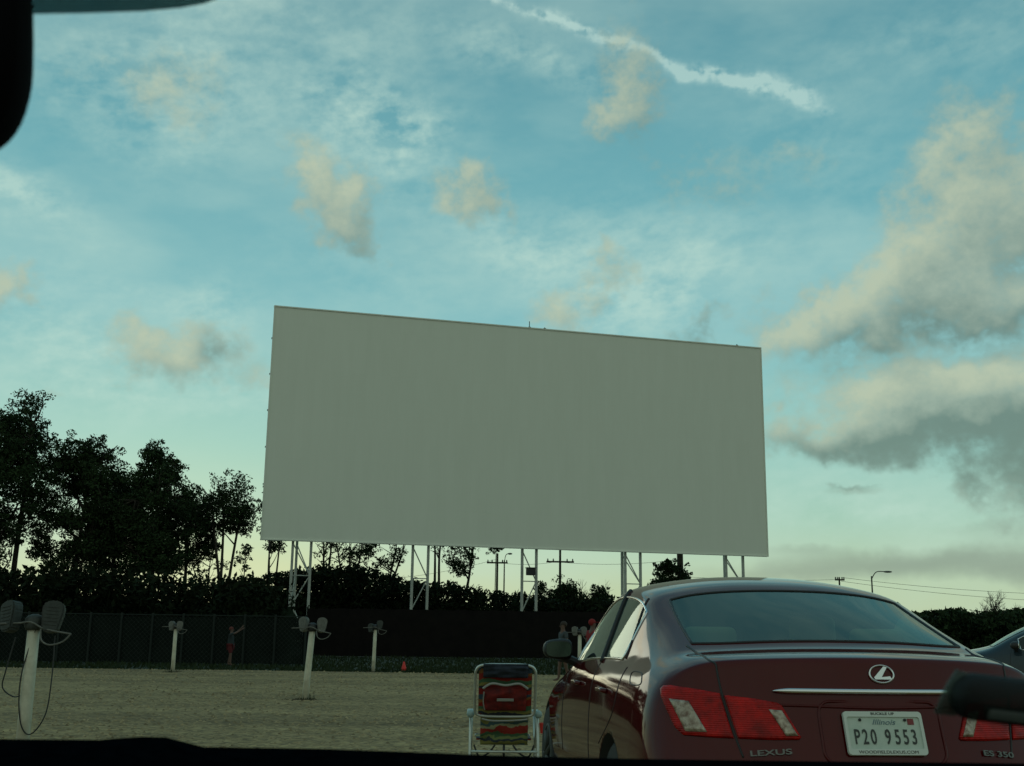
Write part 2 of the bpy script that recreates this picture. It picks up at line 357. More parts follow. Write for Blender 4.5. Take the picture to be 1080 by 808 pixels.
def tube(bm, pts, r, seg=8, cap=True, closed=False):
    pts = [Vector(p) for p in pts]; n = len(pts)
    rs = r if isinstance(r, (list, tuple)) else [r]*n
    rings = []; prev = None
    for i in range(n):
        if closed: t = pts[(i+1) % n] - pts[i-1]
        else: t = pts[min(i+1, n-1)] - pts[max(i-1, 0)]
        if t.length < 1e-9: t = Vector((0, 0, 1))
        t.normalize()
        if prev is None:
            a = Vector((0, 0, 1)) if abs(t.z) < .9 else Vector((1, 0, 0))
            u = t.cross(a).normalized()
        else:
            u = prev - t*prev.dot(t)
            u = u.normalized() if u.length > 1e-6 else t.orthogonal().normalized()
        prev = u; v = t.cross(u)
        rings.append([bm.verts.new(pts[i] + (u*math.cos(2*math.pi*k/seg) + v*math.sin(2*math.pi*k/seg))*rs[i]) for k in range(seg)])
    for i in range(n if closed else n-1):
        a, b = rings[i], rings[(i+1) % n]
        for k in range(seg):
            bm.faces.new((a[k], a[(k+1) % seg], b[(k+1) % seg], b[k]))
    if cap and not closed:
        bm.faces.new(rings[0][::-1]); bm.faces.new(rings[-1])
    return bm
def spline(pts, n=8, closed=False):
    pts = [Vector(p) for p in pts]; out = []; m = len(pts)
    rng = range(m if closed else m-1)
    for i in rng:
        if closed: p0, p1, p2, p3 = pts[i-1], pts[i], pts[(i+1) % m], pts[(i+2) % m]
        else: p0, p1, p2, p3 = pts[max(i-1, 0)], pts[i], pts[i+1], pts[min(i+2, m-1)]
        for k in range(n):
            t = k/n
            out.append(.5*((2*p1)+(p2-p0)*t+(2*p0-5*p1+4*p2-p3)*t*t+(3*p1-p0-3*p2+p3)*t**3))
    if not closed: out.append(pts[-1])
    return out
def lathe(bm, prof, axis='z', seg=24, off=Vector((0, 0, 0))):
    rings = []
    for (r, h) in prof:
        ring = []
        for k in range(seg):
            a = 2*math.pi*k/seg
            c, s = r*math.cos(a), r*math.sin(a)
            p = Vector((c, s, h)) if axis == 'z' else Vector((h, c, s))
            ring.append(bm.verts.new(p+off))
        rings.append(ring)
    for a, b in zip(rings, rings[1:]):
        for k in range(seg): bm.faces.new((a[k], a[(k+1) % seg], b[(k+1) % seg], b[k]))
    bm.faces.new(rings[0][::-1]); bm.faces.new(rings[-1])
    bmesh.ops.recalc_face_normals(bm, faces=bm.faces)
    return bm
def evaluated(me, mods):
    o = bpy.data.objects.new('tmp', me); C.objects.link(o)
    for f in mods: f(o)
    bpy.context.view_layer.update()
    dg = bpy.context.evaluated_depsgraph_get()
    r = bpy.data.meshes.new_from_object(o.evaluated_get(dg))
    bpy.data.objects.remove(o)
    return r
def text_mesh(s, size, ext=.001, bold=0.0, shear=0, sx=1.0):
    cu = bpy.data.curves.new('t', 'FONT'); cu.body = s; cu.size = size; cu.extrude = ext; cu.align_x = 'CENTER'; cu.align_y = 'CENTER'
    cu.offset = bold; cu.shear = shear
    o = bpy.data.objects.new('tmp', cu); C.objects.link(o); bpy.context.view_layer.update()
    dg = bpy.context.evaluated_depsgraph_get()
    me = bpy.data.meshes.new_from_object(o.evaluated_get(dg)); bpy.data.objects.remove(o)
    me.transform(Matrix.Diagonal((sx, 1, 1, 1)))
    return me
def cam_ok(): pass

# ------------------------------------------------------------------ ground
GR_EDGE = 33.5
bm = bmesh.new()
nx, ny = 60, 110
for j in range(ny+1):
    for i in range(nx+1):
        x = -120 + 240*i/nx; y = -30 + (GR_EDGE+30)*j/ny
        z = .03*noise.noise(Vector((x*.25, y*.25, 0))) + .012*noise.noise(Vector((x*1.3, y*1.3, 3)))
        if j == ny: y += .5*noise.noise(Vector((x*.35, 0, 5))) + .25*noise.noise(Vector((x*1.6, 0, 2)))
        bm.verts.new((x, y, z))
bm.verts.ensure_lookup_table()
for j in range(ny):
    for i in range(nx):
        a = j*(nx+1)+i; bm.faces.new([bm.verts[k] for k in (a, a+1, a+nx+2, a+nx+1)])
tag(obj('gravel_lot', bm, MT['gravel'], smooth=True), kind='structure')
bm = bmesh.new()
vs = [bm.verts.new(p) for p in ((-1500, -400, -.06), (1500, -400, -.06), (1500, 2600, -.06), (-1500, 2600, -.06))]
bm.faces.new(vs); tag(obj('ground', bm, MT['grassg']), kind='structure')
# loose stones over the gravel
bm = bmesh.new(); rnd = random.Random(5)
def stone(bm, c, s):
    vs = [bm.verts.new(Vector(c)+Vector((a*s*rnd.uniform(.6, 1.2), b*s*rnd.uniform(.6, 1.2), cc*s*rnd.uniform(.4, .8)))) for a, b, cc in ((1, 0, 0), (-1, 0, 0), (0, 1, 0), (0, -1, 0), (0, 0, 1))]
    for f in ((0, 2, 4), (2, 1, 4), (1, 3, 4), (3, 0, 4)): bm.faces.new([vs[k] for k in f])
for i in range(16000):
    y = 7.5 + 26*rnd.random()**1.3
    x = rnd.uniform(-.5, .5)*y*1.0
    z = .03*noise.noise(Vector((x*.25, y*.25, 0))) + .012*noise.noise(Vector((x*1.3, y*1.3, 3)))
    stone(bm, (x, y, z), rnd.uniform(.008, .022)*(1+y/30))
tag(obj('loose_gravel', bm, MT['stone']), 'loose stones and coarse gravel scattered over the lot', 'gravel', kind='stuff')
# grass strip between gravel and fence
bm = bmesh.new()
def blade(bm, x, y, h, wd):
    a = rnd.uniform(0, 6.28); dx, dy = math.cos(a)*wd, math.sin(a)*wd
    l = rnd.uniform(-.5, .5)*h; m = rnd.uniform(-.5, .5)*h
    bm.faces.new([bm.verts.new(p) for p in ((x-dx, y-dy, -.06), (x+dx, y+dy, -.06), (x+l, y+m, h-.06))])
for i in range(26000):
    y = GR_EDGE - .3 + 22*rnd.random()**1.5; x = rnd.uniform(-.55, .5)*y*1.05
    n_ = noise.noise(Vector((x*.5, y*.5, 1)))
    if n_ < -.25 and y < 36: continue
    blade(bm, x, y, rnd.uniform(.05, .12)*(1+.9*max(0, n_)), .04)
tag(obj('grass', bm, MT['grass']), 'strip of short dark grass between the gravel and the fences', 'grass', kind='stuff')

# ------------------------------------------------------------------ movie screen
ZB = 7.2
BL = ground(275, 568, ZB); BR = ground(810, 586, ZB)
# heights from the top corners
def height_over(p, py):
    lo, hi = 0, 60
    for _ in range(50):
        mid = (lo+hi)/2; q = Vector((p.x, p.y, mid)) - CP
        yy = 404 - F*q.dot(up)/q.dot(fw)
        if yy > py: lo = mid
        else: hi = mid
    return lo
zt = (height_over(BL, 322)+height_over(BR, 369))/2
ux = (BR-BL); WID = Vector((ux.x, ux.y, 0)).length; rzs = math.atan2(ux.y, ux.x); HT = zt-ZB
print('screen', BL, BR, height_over(BL, 322), height_over(BR, 369), WID, HT)
scr = empty('movie_screen', (BL.x, BL.y, 0), rzs, label='huge blank pale grey outdoor movie screen standing on white steel truss legs', cat='movie screen')
bm = bmesh.new()
box(bm, 0, WID, 0, .28, ZB, zt); obj('screen_panel', bm, MT['screen'], scr)
bm = bmesh.new()
for a in ((-.03, .05, -.06, -.0035, ZB, zt), (WID-.05, WID+.03, -.06, -.0035, ZB, zt), (-.03, WID+.03, -.06, .30, zt+.003, zt+.09), (-.03, WID+.03, -.06, .30, ZB-.09, ZB-.003)):
    box(bm, *a)
obj('edge_trim', bm, MT['screen'], scr)
def leg_tower(xl, wide=1.35, rear=0.25):
    t = bpy.data.objects.new('support_leg', None); C.objects.link(t); t.parent = scr; t.location = (xl, .45, 0)
    dep = 1.1
    for (x, y) in [(0, 0), (wide, 0)] + ([(rear*wide, dep)] if rear else []):
        b = bmesh.new(); box(b, x-.085, x+.085, y-.085, y+.085, 0, zt-.4); obj('post', b, MT['steel'], t)
    z = 0.4; k = 0; hstep = 2.2
    while z < zt-3:
        p, q = ((0, 0, z), (wide, 0, z+hstep)) if k % 2 else ((wide, 0, z), (0, 0, z+hstep))
        b = bmesh.new(); tube(b, [p, q], .045, 6); obj('brace', b, MT['steel'], t)
        if rear:
            b = bmesh.new(); tube(b, [(0 if k % 2 else wide, 0, z), (rear*wide, dep, z+hstep)], .04, 6); obj('brace', b, MT['steel'], t)
        if k % 2 == 0:
            b = bmesh.new(); tube(b, [(0, 0, z), (wide, 0, z)], .04, 6); obj('brace', b, MT['steel'], t)
        z += hstep; k += 1
    return t
def scr_local(px, py):
    # x along the screen where the pixel's ray crosses the plane behind it
    o = Vector((BL.x, BL.y, 0)); ex = Vector((math.cos(rzs), math.sin(rzs), 0)); en = Vector((-ex.y, ex.x, 0))
    d = ray(px, py); t = ((o+en*.45)-CP).dot(en)/d.dot(en); return ((CP+d*t)-o).dot(ex)
towers = []
for a, b_, rr_ in ((307, 326.5, .3), (434.5, 451, 0), (550.5, 565.5, 0), (659.5, 675.5, .15), (766, 784, .3)):
    x0 = scr_local(a, 610); towers.append(leg_tower(x0, scr_local(b_, 610)-x0, rr_))
b = bmesh.new(); box(b, -.32, .32, -.25, .15, 0, .5, .04); box(b, -.36, .36, -.3, .2, .5, .56); tube(b, [(0, .1, .25), (0, .5, .25)], .04)
fl = obj('flood_light', b, MT['black'], scr, loc=(scr_local(558, 597), .05, at(558, 601, 76).z))
for x in (scr_local(557, 345), scr_local(573, 345), scr_local(775, 367)):
    b = bmesh.new(); tube(b, [(0, .1, zt), (0, .1, zt+(.6 if x < scr_local(565, 345) else .22))], .03, 6); box(b, -.08, .08, .02, .18, zt+.095, zt+.16)
    obj('lightning_rod', b, MT['greymetal'], scr, loc=(x, 0, 0))
for i in range(6):
    z = ZB + 1.1 + i*2.6; b = bmesh.new(); box(b, -.075, -.033, .03, .25, z, z+.10)
    obj('edge_bracket', b, MT['greymetal'], scr)

# ------------------------------------------------------------------ fences
def fence_between(name, A, B, h, panel_mat, post_mat, n, label, boards, lean=0):
    d = Vector((B.x-A.x, B.y-A.y, 0)); Ln = d.length; rz = math.atan2(d.y, d.x)
    root = empty(name, (A.x, A.y, -.06), rz, label=label, cat='fence')
    rr = random.Random(3)
    b = bmesh.new()
    if boards:
        box(b, 0, Ln, .0195, .0275, .05, h-.05)
        x = 0
        while x < Ln:
            ww = .14; hh = h + rr.uniform(-.025, .02)
            box(b, x-.008, x+ww+.004, -.012+rr.uniform(-.006, .006), .012+rr.uniform(0,.006), 0.03, hh); x += ww
        obj('board_panel', b, panel_mat, root)
        b = bmesh.new()
        for z in (.35, h*.5, h-.3): box(b, 0, Ln, .02, .06, z, z+.09)
        obj('rail', b, panel_mat, root)
    else:
        x = 0
        while x < Ln:
            hh = h - .05 + rr.uniform(-.03, .01)
            box(b, x, x+.071, -.006, .006, .05, hh); x += .075
        obj('slat_panel', b, panel_mat, root)
        b = bmesh.new()
        k = int(Ln/.075)
        s = .16
        for i in range(int(Ln/s)):
            for zz in range(int(h/s)):
                x0 = i*s; z0 = .04+zz*s
                tube(b, [(x0, -.014, z0), (x0+s, -.014, z0+s)], .003, 3, cap=False)
                tube(b, [(x0+s, -.018, z0), (x0, -.018, z0+s)], .003, 3, cap=False)
        obj('wire_mesh', b, MT['greymetal'], root)
        b = bmesh.new(); tube(b, [(0, -.03, h), (Ln, -.03, h)], .022, 6); obj('rail', b, post_mat, root)
    for i in range(n+1):
        x = Ln*i/n
        b = bmesh.new(); tube(b, [(x, -.05 if not boards else .09, 0), (x, -.05 if not boards else .09, h+.06)], .04, 8)
        obj('post', b, post_mat, root)
    return root
MT['slat'] = mat('green_slat', (.009, .015, .0115), .9, spec=.15, col2=(.005, .009, .007), vscale=1.3)
MT['fpost'] = mat('galv_post', (.020, .027, .023), .8, spec=.2)
fence_between('chain_link_fence', at(-140, 700, 40), at(321, 697, 40.5), 1.66, MT['slat'], MT['fpost'], 14, 'dark green slatted chain link fence on the left, with metal posts', False)
fence_between('board_fence', at(322, 690, 55), at(955, 690, 56), 2.22, MT['board'], MT['board'], 12, 'long black board fence running under the movie screen', True)

# ------------------------------------------------------------------ trees
def leaf_clump(bm, c, rad, n, size, rn, flat=.7):
    for _ in range(n):
        while True:
            p = Vector((rn.uniform(-1, 1), rn.uniform(-1, 1), rn.uniform(-1, 1)))
            if p.length <= 1: break
        p = Vector((p.x*rad, p.y*rad, p.z*rad*flat)) + c
        s = size*rn.uniform(.5, 1.2)
        a = Vector((rn.gauss(0, 1), rn.gauss(0, 1), rn.gauss(0, 1))).normalized(); b = a.orthogonal().normalized()
        b = (Matrix.Rotation(rn.uniform(0, 6.28), 3, a) @ b); cc = a.cross(b)
        bm.faces.new([bm.verts.new(p+q) for q in (b*s, cc*s*.45, -b*s, -cc*s*.45)])
def tree(name, px, Y, top, rad_px, base_px, label, group=None, n_cl=60, leaf=.17, per=34, clr=.55, trunks=1, tm='leaf', trunk_r=.14, seed=1, xoff=0, shape=1.0, limb=1.0, spread=.5, lean=None):
    rn = random.Random(seed*97+13)
    p = at(px, 660, Y); base = Vector((p.x, Y, -.06))
    H = at(px, top, Y).z + .06; zb = at(px, base_px, Y).z + .06; rad = rad_px*Y/F
    root = empty(name, base, 0, label=label, cat='tree', group=group)
    tb = bmesh.new(); lb = bmesh.new()
    zc = (H+zb)/2; hz = (H-zb)/2
    tr = []
    for k in range(trunks):
        a = Vector((rn.uniform(-.2, .2)*(trunks > 1), rn.uniform(-.3, .3), 0)); ox = (k-(trunks-1)/2)*rad*spread if trunks > 1 else 0
        la = rn.uniform(-.15, .15)*rad if lean is None else lean
        pts = spline([a, a+Vector((ox*.3+rn.uniform(-.15, .15), 0, zb*.5)), a+Vector((ox*.7+la*.6, rn.uniform(-.3, .3), zb)), a+Vector((ox+la, 0, zc)), a+Vector((ox+la*1.1+rn.uniform(-.3, .3), 0, H-hz*.35))], 5)
        m = len(pts); tube(tb, pts, [trunk_r*(1-.85*i/(m-1)) for i in range(m)], 7)
        tr.append(pts)
    # main limbs and clumps
    limbs = []
    for k in range(int(9*limb)+trunks*2):
        pts = tr[rn.randrange(trunks)]; i = int(len(pts)*rn.uniform(.42, .9)); s = pts[i]
        an = rn.uniform(0, 6.283); e = Vector((math.cos(an)*rad*rn.uniform(.5, .85), math.sin(an)*rad*rn.uniform(.5, .85), 0))
        e.z = min(H-.4, s.z + rn.uniform(.15, .7)*hz*1.2)
        e.x += s.x*.5
        mid = (s+Vector((e.x, e.y, e.z)))*.5; mid.z -= rn.uniform(-.1, .25)*hz*.4
        lp = spline([s, mid, e], 4); r0 = trunk_r*.42
        tube(tb, lp, [r0*(1-.8*i/(len(lp)-1)) for i in range(len(lp))], 5)
        limbs.append(lp)
    allp = [q for lp in limbs for q in lp[3:]] + [q for pts in tr for q in pts[len(pts)//2:]]
    for k in range(n_cl):
        while True:
            q = Vector((rn.uniform(-1, 1), rn.uniform(-1, 1), rn.uniform(-1, 1)))
            if .35 < q.length < 1: break
        f = 1.0 - .35*max(0, q.z)*shape + .12*noise.noise(q*2+Vector((seed, 0, 0)))*2
        c = Vector((q.x*rad*f, q.y*rad*f, zc + q.z*hz))
        c += Vector((0, 0, .5*noise.noise(Vector((q.x*2, q.y*2, seed)))))
        near = min(allp, key=lambda t_: (t_-c).length)
        mid = (near+c)*.5 + Vector((rn.uniform(-.2, .2), rn.uniform(-.2, .2), rn.uniform(-.1, .3)))
        tube(tb, [near, mid, c], [trunk_r*.16, trunk_r*.11, .012], 4)
        cr = clr*rn.uniform(.55, 1.35)
        leaf_clump(lb, c, cr, int(per*cr*cr/(clr*clr)*rn.uniform(.7, 1.2))+6, leaf, rn)
        for _ in range(2):
            o2 = Vector((rn.uniform(-1, 1), rn.uniform(-1, 1), rn.uniform(-.6, .8)))*cr*1.3
            leaf_clump(lb, c+o2, cr*.45, per//4, leaf, rn)
    obj('trunk', tb, MT['bark'], root, smooth=True)
    obj('crown', lb, MT[tm], root)
    return root
GT = 'trees behind the left fence'
KW = dict(leaf=.088, clr=.55)
tree('tree', -22, 52, 425, 50, 620, 'tallest tree, cut off by the left edge of the photo', GT, 150, seed=1, per=170, trunk_r=.2, **KW)
tree('tree', 12, 53, 416, 21, 520, 'narrow tall tree top rising at the far left, over the white speaker post', GT, 34, seed=14, per=110, trunk_r=.16, **KW)
tree('tree', 71, 54, 458, 49, 618, 'broad rounded dark tree, second crown from the left', GT, 150, seed=2, per=170, trunk_r=.2, **KW)
tree('tree', 113, 58, 500, 34, 612, 'lower dark tree filling the dip between two taller rounded crowns', GT, 110, seed=3, per=150, **KW)
tree('tree', 152, 54, 472, 43, 618, 'broad dark tree with a peaked crown, between the dip and the open-crowned tree', GT, 150, seed=4, per=170, trunk_r=.2, **KW)
tree('tree', 193, 57, 518, 28, 604, 'small bushy tree on the right shoulder of the dark tree mass', GT, 60, seed=5, per=110, leaf=.088, clr=.5)
tree('tree', 231, 56, 506, 34, 564, 'umbrella-crowned tree with bare forked trunks, just left of the screen', GT, 62, seed=6, clr=.45, per=95, leaf=.08, trunks=3, trunk_r=.10, shape=.4, spread=.6)
tree('tree', 216, 60, 575, 15, 606, 'thin leafy tree low in the gap, left of the umbrella-crowned tree', GT, 9, seed=16, clr=.4, per=50, leaf=.1, trunk_r=.06)
tree('tree', 255, 61, 578, 9, 604, 'small leafy sapling low in the gap, right of the umbrella-crowned tree', GT, 6, seed=26, clr=.36, per=45, leaf=.1, trunk_r=.05)
tree('tree', 283, 92, 505, 15, 592, 'slender triple-trunked tree half behind the left edge of the screen', GT, 30, seed=7, clr=.6, per=70, leaf=.15, trunks=3, trunk_r=.12, spread=.6)
GU = 'trees seen under the screen'
KU = dict(leaf=.115, clr=.55)
tree('tree', 341, 95, 545, 15, 594, 'thin bare-stemmed tree under the screen, first to the right of the leftmost truss leg', GU, 14, seed=8, per=55, trunk_r=.15, limb=1.2, trunks=2, **KU)
tree('tree', 368, 95, 548, 24, 600, 'leafy tree with leaning limbs, under the screen between the first two truss legs', GU, 26, seed=9, per=60, limb=1.6, trunks=3, trunk_r=.13, **KU)
tree('tree', 404, 96, 552, 22, 604, 'tree with a long slanting limb, under the screen just left of the second truss leg', GU, 24, seed=10, per=60, trunk_r=.15, limb=1.6, trunks=2, lean=1.2, **KU)
tree('tree', 459, 96, 548, 14, 590, 'two bare straight stems right beside the second truss leg', GU, 6, seed=11, per=40, trunks=2, trunk_r=.16, limb=.3, spread=.9, **KU)
tree('tree', 485, 96, 556, 17, 618, 'crooked tree with a bushy lower crown, right of the two bare stems', GU, 28, seed=12, per=65, limb=1.6, trunks=1, trunk_r=.2, lean=.9, **KU)
tree('tree', 521, 97, 574, 11, 582, 'small flat tuft of foliage touching the screen bottom near the crossarm pole', GU, 7, seed=18, clr=.35, per=40, leaf=.13, trunk_r=.05, limb=.3)
tree('tree', 573, 97, 611, 10, 640, 'scraggly sapling just right of the middle truss leg', GU, 10, seed=13, clr=.4, per=36, leaf=.14, trunk_r=.07)
tree('tree', 600, 98, 619, 26, 652, 'round dense low tree behind the board fence, left of the red car', GU, 56, seed=15, clr=.7, per=90, leaf=.15, trunk_r=.15)
tree('tree', 631, 99, 617, 14, 652, 'low tree with a pointed top, against the red car roof line', GU, 28, seed=17, clr=.6, per=70, leaf=.15)
tree('tree', 704, 90, 590, 15, 628, 'bushy round tree at the foot of the thick utility pole, above the red car', GU, 34, seed=19, clr=.5, per=80, leaf=.14)
tree('tree', 724, 90, 603, 9, 628, 'small bush-like tree right of the thick utility pole, above the red car', GU, 14, seed=20, clr=.45, per=70, leaf=.14)

def thicket(name, pts, Y, label, seed=1, leaf=.2, depth=5, dens=1.0, tm='shade_leaf', step=10):
    rn = random.Random(seed); lb = bmesh.new()
    def topy(px):
        for (a, b), (c, d) in zip(pts, pts[1:]):
            if a <= px <= c: return b + (d-b)*(px-a)/(c-a)
        return pts[-1][1]
    px = pts[0][0]
    while px < pts[-1][0]:
        H = at(px, topy(px), Y).z
        X0 = at(px, 660, Y).x
        m = max(2, int(H*1.5*dens))
        for k in range(m):
            z = H*(k+.5)/m + rn.uniform(-.3, .3)
            for dd in range(2):
                c = Vector((X0+rn.uniform(-.7, .7), Y + rn.uniform(-.5, .5)*depth, min(z, H-.35)))
                leaf_clump(lb, c, rn.uniform(.5, .95), int(60*dens), leaf*rn.uniform(.9, 1.5), rn, .8)
        # hidden core lump, added to stop light passing through the leaves
        r = bmesh.ops.create_icosphere(lb, subdivisions=2, radius=1)
        sx, sz = rn.uniform(.8, 1.3), max(.3, H*.36)
        for v in r['verts']:
            q = v.co*(1+.35*noise.noise(v.co*1.7+Vector((px, 0, 0))))
            v.co = Vector((X0+q.x*sx*.8, Y+1+q.y*1.0, H*.34+q.z*sz))
        px += step
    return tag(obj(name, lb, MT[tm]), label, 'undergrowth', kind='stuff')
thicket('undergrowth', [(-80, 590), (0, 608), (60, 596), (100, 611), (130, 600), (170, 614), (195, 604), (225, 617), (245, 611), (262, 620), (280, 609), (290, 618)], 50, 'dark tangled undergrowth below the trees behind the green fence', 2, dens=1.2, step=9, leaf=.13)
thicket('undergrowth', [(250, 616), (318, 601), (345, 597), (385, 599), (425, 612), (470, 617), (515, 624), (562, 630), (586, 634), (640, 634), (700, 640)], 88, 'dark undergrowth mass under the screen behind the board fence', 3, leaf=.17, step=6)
thicket('far_woods', [(900, 652), (940, 650), (985, 646), (1010, 645), (1030, 651), (1055, 647), (1080, 643), (1180, 640)], 120, 'distant dark line of woods right of the red car', 4, leaf=.26, step=3, tm='leaf', depth=14)

# bare tree at right
def bare_tree(px, Y, top, label, seed):
    rn = random.Random(seed); p = at(px, 660, Y); H = at(px, top, Y).z
    root = empty('bare_tree', (p.x, Y, -.06), 0, label=label, cat='tree'); b = bmesh.new()
    def br(s, d, ln, r, lv):
        e = s + d*ln; m = (s+e)/2 + Vector((rn.uniform(-.1, .1), 0, rn.uniform(-.1, .1)))*ln*.5
        tube(b, [s, m, e], [r, r*.8, r*.6], 5)
        if lv == 0: return
        for k in range(3 if lv > 1 else 4):
            a = rn.uniform(-.85, .85); nd = Vector((d.x+a, d.y+rn.uniform(-.5, .5), d.z+rn.uniform(-.1, .3))).normalized()
            br(s+(e-s)*rn.uniform(.45, 1), nd, ln*rn.uniform(.55, .8), r*.55, lv-1)
    br(Vector((0, 0, 0)), Vector((.03, 0, 1)), H*.45, .16, 5)
    me = bpy.data.meshes.new('trunk'); 
    for v in b.verts:
        pass
    zmax = max(v.co.z for v in b.verts); 
    for v in b.verts: v.co.z *= H/zmax
    obj('trunk', b, MT['bark'], root)
bare_tree(1044, 118, 621, 'leafless branching tree rising above the distant woods', 5)
bare_tree(1063, 119, 634, 'smaller leafless tree at the right, beside the taller bare one', 9)
bare_tree(624, 100, 610, 'wispy leafless tree top just left of the red car roof', 12)

# ------------------------------------------------------------------ utility poles, lamp, wires
def pole(px, Y, top, arm_y, armw, label, r=.14, arms=1, second=False, ins=True):
    p = at(px, 660, Y); H = at(px, top, Y).z
    root = empty('utility_pole', (p.x, Y, -.06), 0, label=label, cat='utility pole', group='utility poles')
    b = bmesh.new(); tube(b, [(0, 0, 0), (0, 0, H)], [r, r*.75], 10); obj('pole', b, MT['wood'], root)
    for k in range(arms):
        z = at(px, arm_y, Y).z - k*1.0
        b = bmesh.new(); box(b, -armw, armw, -r-.12, -r-.003, z-.07, z+.07)
        obj('crossarm', b, MT['wood'], root)
        for x in (-.9, -.5, .5, .9):
            b = bmesh.new(); lathe(b, [(.05, 0), (.07, .06), (.04, .1), (.06, .15), (.03, .2)], seg=8, off=Vector((x*armw, -r-.06, z+.072)))
            obj('insulator', b, MT['greymetal'], root)
    return root, Vector((p.x, Y, 0))
pole(523.5, 105, 583, 593, .95, 'wooden utility pole with a narrow crossarm, beside a thin lamp post under the screen', .13)
pole(590.5, 100, 574, 592, 1.2, 'wooden utility pole with a wide crossarm between the two middle truss legs', .13)
pole(718.5, 92, 545, 560, 1.0, 'thick dark utility pole whose top is hidden behind the screen, above the red car', .3)
pole(887.5, 110, 608, 611, .45, 'short utility pole top showing above the red car roof', .1)
def street_lamp(px, Y, top, tip_px, tip_py, label, col, r=.08):
    p = at(px, 660, Y); H = at(px, top, Y).z; tp = at(tip_px, tip_py, Y)
    root = empty('street_lamp', (p.x, Y, -.06), 0, label=label, cat='street lamp', group='street lamps')
    b = bmesh.new(); tube(b, [(0, 0, 0), (0, 0, H)], [r*1.3, r*.8], 8); obj('pole', b, col, root)
    b = bmesh.new(); dx = tp.x-p.x
    tube(b, spline([(0, 0, H-.25), (dx*.35, 0, H+.35*(tp.z-H)+.25), (dx, 0, tp.z+.06)], 5), r*.55, 6); obj('arm', b, col, root)
    b = bmesh.new(); s = 1 if dx > 0 else -1; bmesh.ops.create_uvsphere(b, u_segments=10, v_segments=6, radius=1)
    for v in b.verts: v.co = Vector((dx+s*.2*r/.08+v.co.x*.42*(r/.08)**4, v.co.y*.14, tp.z+.05+v.co.z*.09))
    obj('lamp_head', b, MT['greymetal'], root)
street_lamp(922, 105, 607, 934, 603, 'grey street lamp with an arm to the right, above the red car roof', MT['greymetal'])
street_lamp(531, 112, 590, 536, 584, 'thin lamp post with a short slanted arm beside the crossarm pole', MT['wood'], .07)
def wire(name, a, b_, sag, label, r=.018):
    pts = []
    for i in range(13):
        t = i/12; p = a.lerp(b_, t); p.z -= sag*1.6*t*(1-t); pts.append(p)
    b = bmesh.new(); tube(b, pts, r, 4); tag(obj(name, b, MT['black']), label, 'power line')
wire('power_line', at(523, 590, 105), at(380, 612, 105), 1.0, 'overhead wire running left from the crossarm pole under the screen', .013)
wire('power_line', at(523, 593, 105), at(590, 592, 100), .6, 'overhead wire strung between the two crossarm poles under the screen', .013)
wire('power_line', at(590, 593, 100), at(718, 590, 92), .7, 'overhead wire from the wide-crossarm pole to the thick pole', .013)
wire('power_line', at(719, 608, 92), at(887, 611, 110), .5, 'overhead wire between the thick pole and the short pole over the car roof', .013)
wire('power_line', at(887, 609, 110), at(1150, 628, 105), .8, 'upper overhead wire running right above the distant woods', .015)
wire('power_line', at(887, 613, 110), at(1150, 636, 105), .8, 'lower overhead wire running right above the distant woods', .015)

# ------------------------------------------------------------------ speaker posts
def speaker_mesh():
    b = bmesh.new()
    prof = [(-.072, -.02), (-.085, .06), (-.082, .115), (-.06, .14), (0, .155), (.06, .14), (.082, .115), (.085, .06), (.072, -.02), (.06, -.085), (.03, -.10), (-.03, -.10), (-.06, -.085)]
    for f in (0,):
        fr = [b.verts.new((x, -.055, z)) for x, z in prof]; bk = [b.verts.new((x, .045, z)) for x, z in prof]
        b.faces.new(fr); b.faces.new(bk[::-1]); n = len(prof)
        for i in range(n): b.faces.new((fr[i], bk[i], bk[(i+1) % n], fr[(i+1) % n]))
    bmesh.ops.recalc_face_normals(b, faces=b.faces)
    bmesh.ops.bevel(b, geom=[e for e in b.edges], offset=.012, segments=2, affect='EDGES')
    for k in range(6): box(b, -.05, .05, -.060, -.0552, -.045+k*.028, -.036+k*.028)
    return b
